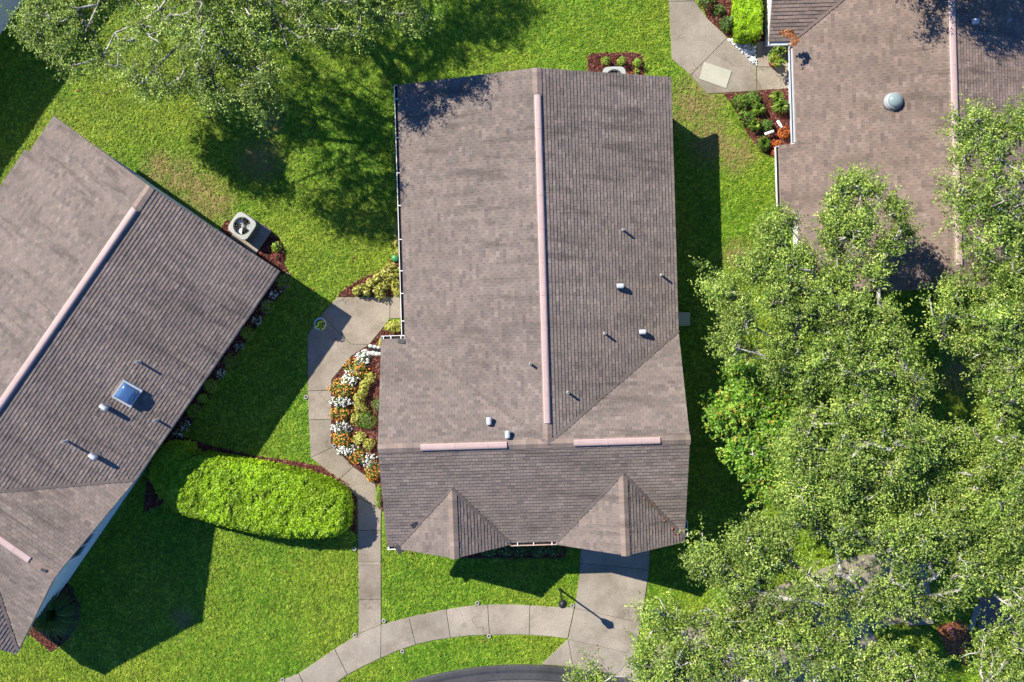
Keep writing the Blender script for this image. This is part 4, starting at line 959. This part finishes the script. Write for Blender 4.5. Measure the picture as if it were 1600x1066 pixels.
def oak(name, label, base, polys, mat, trunk_h=2.6, seed=1, tips=220, leafL=0.088, leafW=0.042, per=18, shoots=5, gap=0.49, bark='bark'):
    rng = np.random.default_rng(seed); pts = []
    for poly, h0, h1, n in polys:
        a = np.array(poly, float); lo, hi = a.min(0), a.max(0); q = lo + rng.random((n * 6, 2)) * (hi - lo); q = q[in_poly(q, poly)]
        d = edge_dist(q, poly); ns = 0.35 * vnoise(q, 40.0, seed) + 0.65 * vnoise(q, 13.0, seed + 9)
        ok = (ns > gap) & (d > np.where(rng.random(len(q)) < 0.12, 0, 11)); q, d, ns = q[ok], d[ok], ns[ok]; q, d, ns = q[:n], d[:n], ns[:n]
        dome = np.clip(d / 110.0, 0, 1) ** 0.6; h = h0 + (h1 - h0) * (0.4 * dome + 0.6 * ns) - 0.9 * rng.random(len(q)) ** 2.0
        q = q + rng.normal(size=q.shape) * 5.0 * (d < 14)[:, None]
        s = (H - h) / F; pts.append(np.c_[(q[:, 0] - 800) * s, -(q[:, 1] - 533) * s, h])
    pts = np.concatenate(pts); b0 = P(*base)
    t = thing(name, label, 'tree', (b0.x, b0.y, 0)); pts = pts - np.array([b0.x, b0.y, 0])
    tp = pts[rng.choice(len(pts), min(tips, len(pts)), replace=False)] + np.array([0, 0, 0.05])
    nodes, par, rad = grow((0, 0), tp, trunk_h, rng)
    b = MB()
    for i in range(1, len(nodes)):
        r0 = min(rad[par[i]], rad[i] * 1.5); b.tube([nodes[par[i]], nodes[i]], [r0, rad[i]], 8 if rad[i] > 0.06 else 5, cap=False)
    b.lathe((0, 0, 0), [(rad[0] * 1.9, -0.1), (rad[0] * 1.45, 0.12), (rad[0] * 1.1, 0.5)], 12)
    na = np.array(nodes[3:])
    tw = pts[rng.random(len(pts)) < 0.75]
    for p in tw:
        j = int(np.argmin(np.sum((na - p) ** 2, 1))); mid = (na[j] + p) / 2 + rng.normal(size=3) * 0.09; e_ = p + (p - na[j]) * 0.25 + np.array([0, 0, 0.12]); b.tube([na[j], mid, p, e_], [0.026, 0.022, 0.019, 0.011], 4, cap=False)
    b.build('trunk', M[bark], t, True)
    cen = pts.mean(0); C_, N_, T_ = [], [], []
    m_ = len(pts); Ls = []
    for s_ in range(shoots):
        out = unit(pts - cen); dr = unit(out * np.array([0.75, 0.75, 0.1]) + rng.normal(size=(m_, 3)) * np.array([0.6, 0.6, 0.35])); ln = rng.uniform(0.25, 0.75, (m_, 1))
        tt = np.clip(rng.normal(0.46, 0.24, (m_, 1)), 0.03, 0.97)
        for k in range(per):
            f = 0.3 + 0.7 * (k % 3) / 2.0; c = pts + dr * ln * f + rng.normal(size=(m_, 3)) * np.array([0.052, 0.052, 0.03])
            C_.append(c); N_.append(rng.normal(size=(m_, 3)) * 0.62 + np.array([-0.12, 0.1, 0.75])); T_.append(dr * 0.6 + rng.normal(size=(m_, 3)) * 0.7); Ls.append(np.clip(tt[:, 0] + rng.normal(0, 0.16, m_), 0, 1))
    C_, N_, T_, Ls = np.concatenate(C_), np.concatenate(N_), np.concatenate(T_), np.concatenate(Ls)
    n = len(C_)
    o = quad_mesh('crown', leaf_quads(C_, N_, leafL * rng.uniform(0.7, 1.25, n), leafW * rng.uniform(0.75, 1.2, n), rng, tang=T_), Ls, M[mat], t)
    return t

oak('live_oak', 'spreading live oak at the top left casting dappled shade on the lawn', (439, -37), [
    ([(22, 30), (45, 5), (60, -60), (230, -60), (240, 0), (190, 10), (170, 60), (175, 105), (130, 125), (100, 122), (80, 90), (50, 70)], 4.6, 6.2, 380),
    ([(175, 105), (160, 60), (215, 20), (240, -60), (400, -60), (420, 60), (445, 110), (430, 150), (405, 205), (370, 170), (300, 165), (215, 145)], 4.6, 7.4, 540),
    ([(400, -60), (690, -60), (668, 20), (660, 60), (605, 40), (560, 75), (530, 60), (470, 75), (420, 60)], 4.8, 6.8, 290),
    ([(60, -60), (350, -60), (390, -190), (540, -280), (560, -420), (200, -420), (0, -200)], 5.5, 8.0, 620)], 'oakgrey', 3.4, 21, 420, gap=0.45)
oak('live_oak', 'big live oak with the widest crown between the middle and right houses', (1345, 640), [
    ([(1090, 418), (1110, 412), (1128, 430), (1150, 415), (1175, 400), (1195, 345), (1248, 335), (1262, 400), (1300, 430), (1375, 440), (1395, 505), (1430, 540), (1450, 580), (1440, 640), (1465, 700), (1455, 765), (1380, 795), (1290, 805), (1215, 805), (1215, 700), (1250, 610), (1150, 560), (1115, 540), (1110, 500), (1120, 480), (1092, 470)], 5.0, 8.2, 2100),
    ([(1282, 365), (1292, 300), (1320, 270), (1370, 288), (1425, 338), (1420, 372), (1385, 415), (1370, 470), (1300, 460)], 6.0, 7.4, 330)], 'oak', 2.8, 33, 560)
oak('live_oak', 'live oak at the right edge below the right house', (1560, 690), [
    ([(1452, 475), (1480, 445), (1520, 425), (1620, 425), (1680, 600), (1640, 880), (1560, 860), (1528, 790), (1535, 700), (1552, 660), (1528, 600), (1492, 545), (1462, 525)], 5.2, 8.2, 1150),
    ([(1440, 690), (1475, 655), (1545, 640), (1560, 800), (1500, 800), (1445, 770)], 4.8, 7.0, 260)], 'oak', 2.8, 44, 320)
oak('live_oak', 'live oak whose branches hang over the roof of the right house', (1668, 330), [
    ([(1473, 200), (1500, 168), (1560, 175), (1640, 150), (1700, 300), (1660, 480), (1560, 440), (1500, 375), (1478, 300), (1492, 240)], 6.2, 8.0, 560)], 'oak', 3.0, 55, 200, gap=0.42)
oak('live_oak', 'sparse grey green oak over the driveway at the lower right', (1330, 900), [
    ([(1215, 800), (1300, 790), (1460, 765), (1530, 795), (1560, 860), (1620, 880), (1620, 1000), (1520, 920), (1420, 900), (1330, 870), (1260, 860)], 5.0, 7.6, 560),
    ([(1076, 852), (1092, 822), (1112, 845), (1142, 868), (1150, 832), (1215, 800), (1260, 860), (1215, 905), (1165, 945), (1120, 910), (1085, 885)], 4.6, 6.6, 420),
    ([(1215, 905), (1260, 860), (1420, 900), (1520, 930), (1470, 960), (1380, 970), (1290, 960), (1160, 945)], 4.8, 6.4, 190),
    ([(1085, 960), (1165, 935), (1265, 950), (1265, 1010), (1120, 1010)], 4.4, 6.0, 170)], 'oakgrey', 2.8, 66, 400, gap=0.48)
oak('live_oak', 'low leafy oak along the bottom edge at the lower right', (1230, 1130), [
    ([(1000, 940), (1030, 932), (1062, 950), (1092, 958), (1140, 1000), (1180, 1075), (985, 1090), (1002, 1010)], 4.2, 6.2, 330),
    ([(1140, 1000), (1290, 960), (1380, 1000), (1460, 1010), (1470, 1090), (1180, 1090)], 4.4, 6.4, 400),
    ([(1505, 1000), (1560, 960), (1640, 900), (1640, 1100), (1530, 1100)], 4.4, 6.4, 300),
    ([(905, 1052), (938, 1034), (972, 1055), (985, 1100), (890, 1100)], 4.0, 5.2, 90)], 'oak', 2.4, 77, 340, gap=0.47)
oak('bright_tree', 'bright green broadleaf tree with a few orange leaves beside the middle house shadow', (1215, 670), [
    ([(1112, 647), (1128, 640), (1122, 600), (1150, 568), (1215, 580), (1285, 612), (1290, 662), (1255, 700), (1222, 785), (1200, 792), (1165, 725), (1130, 690)], 3.6, 5.4, 620)], 'brightleaf', 1.8, 88, 120, leafL=0.12, leafW=0.07, gap=0.36)
oak('live_oak', 'oak beyond the top edge shading the right house roof', (1490, -100), [
    ([(1400, -50), (1640, -60), (1680, -200), (1500, -330), (1330, -230)], 5.2, 7.2, 620)], 'oak', 3.0, 99, 120)

# ------------------------------------------------------------------ street furniture and small things
c = P(875, 921)
lp = thing('lamp_post', 'black post lamp with lantern head on the lawn beside the driveway', 'lamp post', (c.x, c.y, 0))
b = MB(); b.lathe((0, 0, 0), [(0.075, 0), (0.075, 0.06), (0.045, 0.12), (0.038, 0.5), (0.034, 1.72), (0.055, 1.75), (0.055, 1.79)], 14); b.build('pole', M['black'], lp, True)
b = MB(); b.lathe((0, 0, 0), [(0.06, 1.79), (0.10, 1.83), (0.15, 2.05), (0.155, 2.07)], 8); b.build('lantern', M['glass'], lp)
b = MB(); b.lathe((0, 0, 0), [(0.17, 2.07), (0.17, 2.085), (0.09, 2.17), (0.035, 2.2), (0.03, 2.25), (0.0, 2.28)], 12); b.build('lamp_cap', M['black'], lp, True)
b = MB()
for k in range(4):
    a = k * math.pi / 2 + 0.78; b.bar((0.10 * math.cos(a), 0.10 * math.sin(a), 1.82), (0.157 * math.cos(a), 0.157 * math.sin(a), 2.07), 0.016, 0.016)
b.build('frame', M['black'], lp)

spr = [(554, 857.5, 'sprinkler ring in the shade left of the narrow front walk'), (600, 970, 'sprinkler ring in the lawn corner where walk meets sidewalk'), (555, 992, 'sprinkler ring left of the foot of the front walk'), (746, 942, 'sprinkler ring above the middle of the curved sidewalk'),
       (764, 994, 'sprinkler ring on the grass strip right of the curved sidewalk bend'), (629, 1017.6, 'sprinkler ring on the grass strip below the front walk'), (442, 1062, 'sprinkler ring at the bottom left end of the sidewalk'), (894.5, 946, 'sprinkler ring in the corner between sidewalk and driveway'),
       (478.5, 620.5, 'sprinkler ring on the lawn edge left of the garden path'), (523, 696.5, 'sprinkler ring in the flower bed at the path bend')]
for x, y, lb in spr:
    c = P(x, y); t = thing('sprinkler_ring', 'white concrete ' + lb, 'sprinkler', (c.x, c.y, 0), 0, 'white sprinkler rings')
    b = MB(); b.lathe((0, 0, 0), [(0.042, 0.02), (0.048, 0.06), (0.066, 0.068), (0.085, 0.06), (0.092, 0.0), (0.042, 0.0)], 20); b.build('ring', M['deckring'], t, True)
    b = MB(); b.lathe((0, 0, 0), [(0.04, 0.0), (0.04, 0.035), (0.02, 0.05), (0, 0.052)], 12); b.build('head', M['black'], t)

def ac_unit(label, px, py, rz, size=0.92, hgt=0.8):
    c = P(px, py, hgt); t = thing('air_conditioner', label, 'air conditioner', (c.x, c.y, 0), rz); s = size / 2; n = 32
    def sq(k, z): # rounded square ring
        out = []
        for i in range(n):
            a = 2 * math.pi * i / n; ca, sa = math.cos(a), math.sin(a); q = 1 / (abs(ca) ** 5 + abs(sa) ** 5) ** 0.2; out.append((ca * q * k, sa * q * k, z))
        return out
    b = MB(); rings = [sq(s * 0.97, 0.06), sq(s * 0.97, hgt - 0.07)]
    b.v = rings[0] + rings[1]; b.f = [(i, (i + 1) % n, n + (i + 1) % n, n + i) for i in range(n)]; b.t = [0.5] * n; b.build('cabinet', M['acside'], t)
    b = MB()
    for k in range(9):
        z = 0.1 + k * (hgt - 0.22) / 8; r0, r1 = sq(s * 0.985, z), sq(s * 1.0, z + 0.035); b.vf(r0 + r1, [(i, (i + 1) % n, n + (i + 1) % n, n + i) for i in range(n)])
    b.build('louver', M['acpaint'], t)
    ri = s * 0.78; cir = lambda r, z: [(r * math.cos(2 * math.pi * i / n), r * math.sin(2 * math.pi * i / n), z) for i in range(n)]
    b = MB(); R0, R1, R2, R3 = sq(s * 1.02, hgt - 0.08), sq(s * 1.0, hgt - 0.005), cir(ri, hgt), cir(ri * 0.98, hgt - 0.14)
    b.v = R0 + R1 + R2 + R3; b.f = [(k * n + i, k * n + (i + 1) % n, (k + 1) * n + (i + 1) % n, (k + 1) * n + i) for k in range(3) for i in range(n)]; b.t = [0.5] * len(b.f); b.build('lid', M['acpaint'], t)
    b = MB(); b.face(cir(ri, hgt - 0.30)); b.build('fan_well', M['hole'], t)
    for k in range(3):
        a = 2 * math.pi * k / 3 + 0.5; v = []
        for f, w_ in ((0.2, 0.35), (0.55, 0.6), (0.92, 0.62)):
            for sg in (-1, 1):
                g_ = a + sg * w_ * 0.75; v.append((ri * f * math.cos(g_), ri * f * math.sin(g_), hgt - 0.17 + sg * 0.035))
        b = MB(); b.vf(v, [(0, 1, 3, 2), (2, 3, 5, 4)]); b.build('fan_blade', M['galv'], t)
    b = MB(); b.lathe((0, 0, 0), [(0.07, hgt - 0.22), (0.07, hgt - 0.13), (0.03, hgt - 0.11), (0, hgt - 0.11)], 14); b.build('hub', M['lead'], t, True)
    b = MB()
    for k in range(6):
        a = math.pi * k / 6; b.bar((-ri * math.cos(a), -ri * math.sin(a), hgt - 0.012), (ri * math.cos(a), ri * math.sin(a), hgt - 0.012), 0.003, 0.003)
    for r in (0.35, 0.62, 0.88): b.tube(cir(ri * r, hgt - 0.012) + [cir(ri * r, hgt - 0.012)[0]], 0.002, 4, cap=False)
    b.build('grille', M['lead'], t); return t
ac_unit('air conditioner with an open fan top beside the left house corner', 378, 353, math.radians(-34.5))
ac_unit('white air conditioner half under the roof edge behind the middle house', 960, 122, RZ)
def pad(label, px, py, w, d, rz, mat='concrete_pale'):
    c = P(px, py); b = MB(); b.box((0, 0, 0.03), (w, d, 0.1)); o = b.build('equipment_pad', M[mat], None, bevel=0.01); o.location = (c.x, c.y, 0); o.rotation_euler = (0, 0, rz); return props(o, label, 'pad')
pad('concrete pad under the left air conditioner', 393, 366, 1.25, 1.15, math.radians(-34.5)); pad('concrete pad under the air conditioner behind the middle house', 950, 134, 1.05, 1.0, RZ)
b = MB(); b.box((0, 0, 0.12), (0.5, 0.55, 0.2)); b.box((-0.02, 0, 0.235), (0.4, 0.4, 0.03)); o = b.build('utility_box', M['beige'], None, bevel=0.01); o.location = P(1067, 499) ; props(o, 'low beige utility box in the shade beside the middle house', 'utility box')

# potted plants
c = P(505, 507)
t = thing('planter', 'white footed planter with green plant in the shade on the garden path', 'planter', (c.x, c.y, 0.035))
b = MB(); b.lathe((0, 0, 0), [(0.14, 0), (0.15, 0.04), (0.06, 0.1), (0.06, 0.22), (0.16, 0.34), (0.24, 0.52), (0.255, 0.56), (0.22, 0.56), (0.19, 0.5)], 20); b.build('urn', M['white'], t, True)
b = MB(); b.lathe((0, 0, 0), [(0.2, 0.50), (0.0, 0.52)], 14); b.build('potting_soil', M['soil'], t)
r_ = np.random.default_rng(7); q, ti, p, d = mound_leaves((0.03, -0.03, 0.5), 0.23, 0.3, 260, 0.08, 0.04, r_); quad_mesh('foliage', q, ti, M['shrub'], t)['kind'] = 'stuff'
c = P(1206, 99)
t = thing('potted_tree', 'small lime green potted tree on the slab beside the right house wall', 'potted tree', (c.x, c.y, 0.035))
b = MB(); b.lathe((0, 0, 0), [(0.15, 0), (0.2, 0.3), (0.22, 0.34), (0.18, 0.34), (0.17, 0.3)], 18); b.build('pot', M['terracotta'], t, True)
b = MB(); b.lathe((0, 0, 0), [(0.17, 0.29), (0.0, 0.31)], 12); b.build('potting_soil', M['soil'], t)
b = MB(); b.tube([(0, 0, 0.3), (-0.02, 0.02, 0.6), (0.01, 0.03, 1.0)], [0.02, 0.018, 0.012], 7); b.build('trunk', M['bark'], t)
vv, tt_ = [], []
for k in range(7):
    a = k * 0.9; q, ti, p, d = mound_leaves((0.25 * math.cos(a) * (k > 0), 0.3 * math.sin(a) * (k > 0), 0.75 + 0.09 * (k % 3)), 0.17, 0.2, 60, 0.12, 0.07, r_); vv.append(q); tt_.append(ti)
quad_mesh('crown', np.concatenate(vv), np.concatenate(tt_), M['lime'], t)

# dry leaves caught in the roof valleys and gutters
def litter_on(hs, line, n, spread, seed):
    r = np.random.default_rng(seed); out = []
    for i in range(n):
        f = r.random(); k = min(int(f * (len(line) - 1)), len(line) - 2); g = f * (len(line) - 1) - k
        px = line[k][0] * (1 - g) + line[k + 1][0] * g + r.normal() * spread; py = line[k][1] * (1 - g) + line[k + 1][1] * g + r.normal() * spread
        l, nn = hs.on_roof(px, py, 0.03); w = hs.M @ l; out.append((w.x, w.y, w.z + 0.03))
    return np.array(out)
lsrc = chip_sources(M['litter'], 0.07, 0.045, 0.012, 3, 4)
scatter('fallen_leaves', litter_on(main, [(1005, 776), (1030, 800), (1060, 838)], 38, 2.0, 1), lsrc, 0.6, 1.3, 0.5, 61, 'dry brown leaves in the valley of the right front gable', 'leaves')
scatter('fallen_leaves', litter_on(righth, [(1220, 52), (1236, 52), (1244, 62), (1237, 72)], 160, 2.6, 2), chip_sources(M['litter'], 0.08, 0.05, 0.015, 3, 5), 0.6, 1.4, 0.5, 62, 'heap of dry orange leaves in the roof corner of the right house', 'leaves')

rl = np.random.default_rng(91); lp_ = np.c_[rl.uniform(-21, 21, 900), rl.uniform(-14, 14, 900)]
lp_ = lp_[(vnoise(lp_, 4.0, 17) > 0.5)]; ok_ = np.ones(len(lp_), bool)
for poly in NOGRASS: ok_ &= ~in_poly(lp_, poly)
lp_ = lp_[ok_]; scatter('fallen_leaves', np.c_[lp_, np.full(len(lp_), 0.055)], chip_sources(M['litter'], 0.075, 0.045, 0.008, 3, 8), 0.5, 1.2, 0.5, 64, 'scattered dry brown leaves lying on the lawns', 'leaves')

# lower right: glimpses of a planted bed and a brick patio between the oak leaves
wp = P2([(1462, 978), (1500, 968), (1520, 1000), (1512, 1040), (1480, 1020)]); b = MB(); b.prism([(p.x, p.y) for p in wp], -0.04, 0.05); props(b.build('mulch_bed', M['terracotta']), 'orange mulch bed glimpsed between the oaks at the lower right', 'mulch bed', kind='structure')
q = poly_points([(p.x, p.y) for p in wp], 260, rng); scatter('orange_mulch', np.c_[q, np.full(len(q), 0.055)], chip_sources(M['litter'], 0.1, 0.04, 0.02, 3, 6), 0.6, 1.4, 0.4, 63, 'loose orange mulch between the oaks at the lower right', 'mulch')
shrub('magenta_plant', 'magenta flowered plant in the orange mulch bed', 1487, 985, 8, 0.35, 'redplant', 60, 0.09, 0.05, 'plant', petals='purple_petal', np_=10)
pt = thing('brick_patio', 'patch of brown brick paving seen between oak branches at the lower right', 'patio', kind='structure')
r = random.Random(3); o0 = P(1530, 935)
bmesh_ = None
for i in range(7):
    for j in range(13):
        if bmesh_ is None:
            b = MB(); b.box((0, 0, 0.025), (0.205, 0.10, 0.07)); o = b.build('brick', M['brick'], pt); bmesh_ = o.data
        else:
            o = bpy.data.objects.new('brick', bmesh_); COL.objects.link(o); o.parent = pt
        o.location = (o0.x + i * 0.215 + (j % 2) * 0.107, o0.y - j * 0.11, r.uniform(-0.006, 0.006))
for lb, x0, y0, x1, y1, h in (('pale stone border at the edge of the brick patio', 1516, 985, 1528, 945, 0.12), ('pale stone block under the oak at the lower right', 1415, 973, 1458, 970, 0.15)):
    b = MB(); b.bar(P(x0, y0, h / 2), P(x1, y1, h / 2), 0.22, h); props(b.build('stone_border', M['concrete_pale'], None, bevel=0.02), lb, 'border')
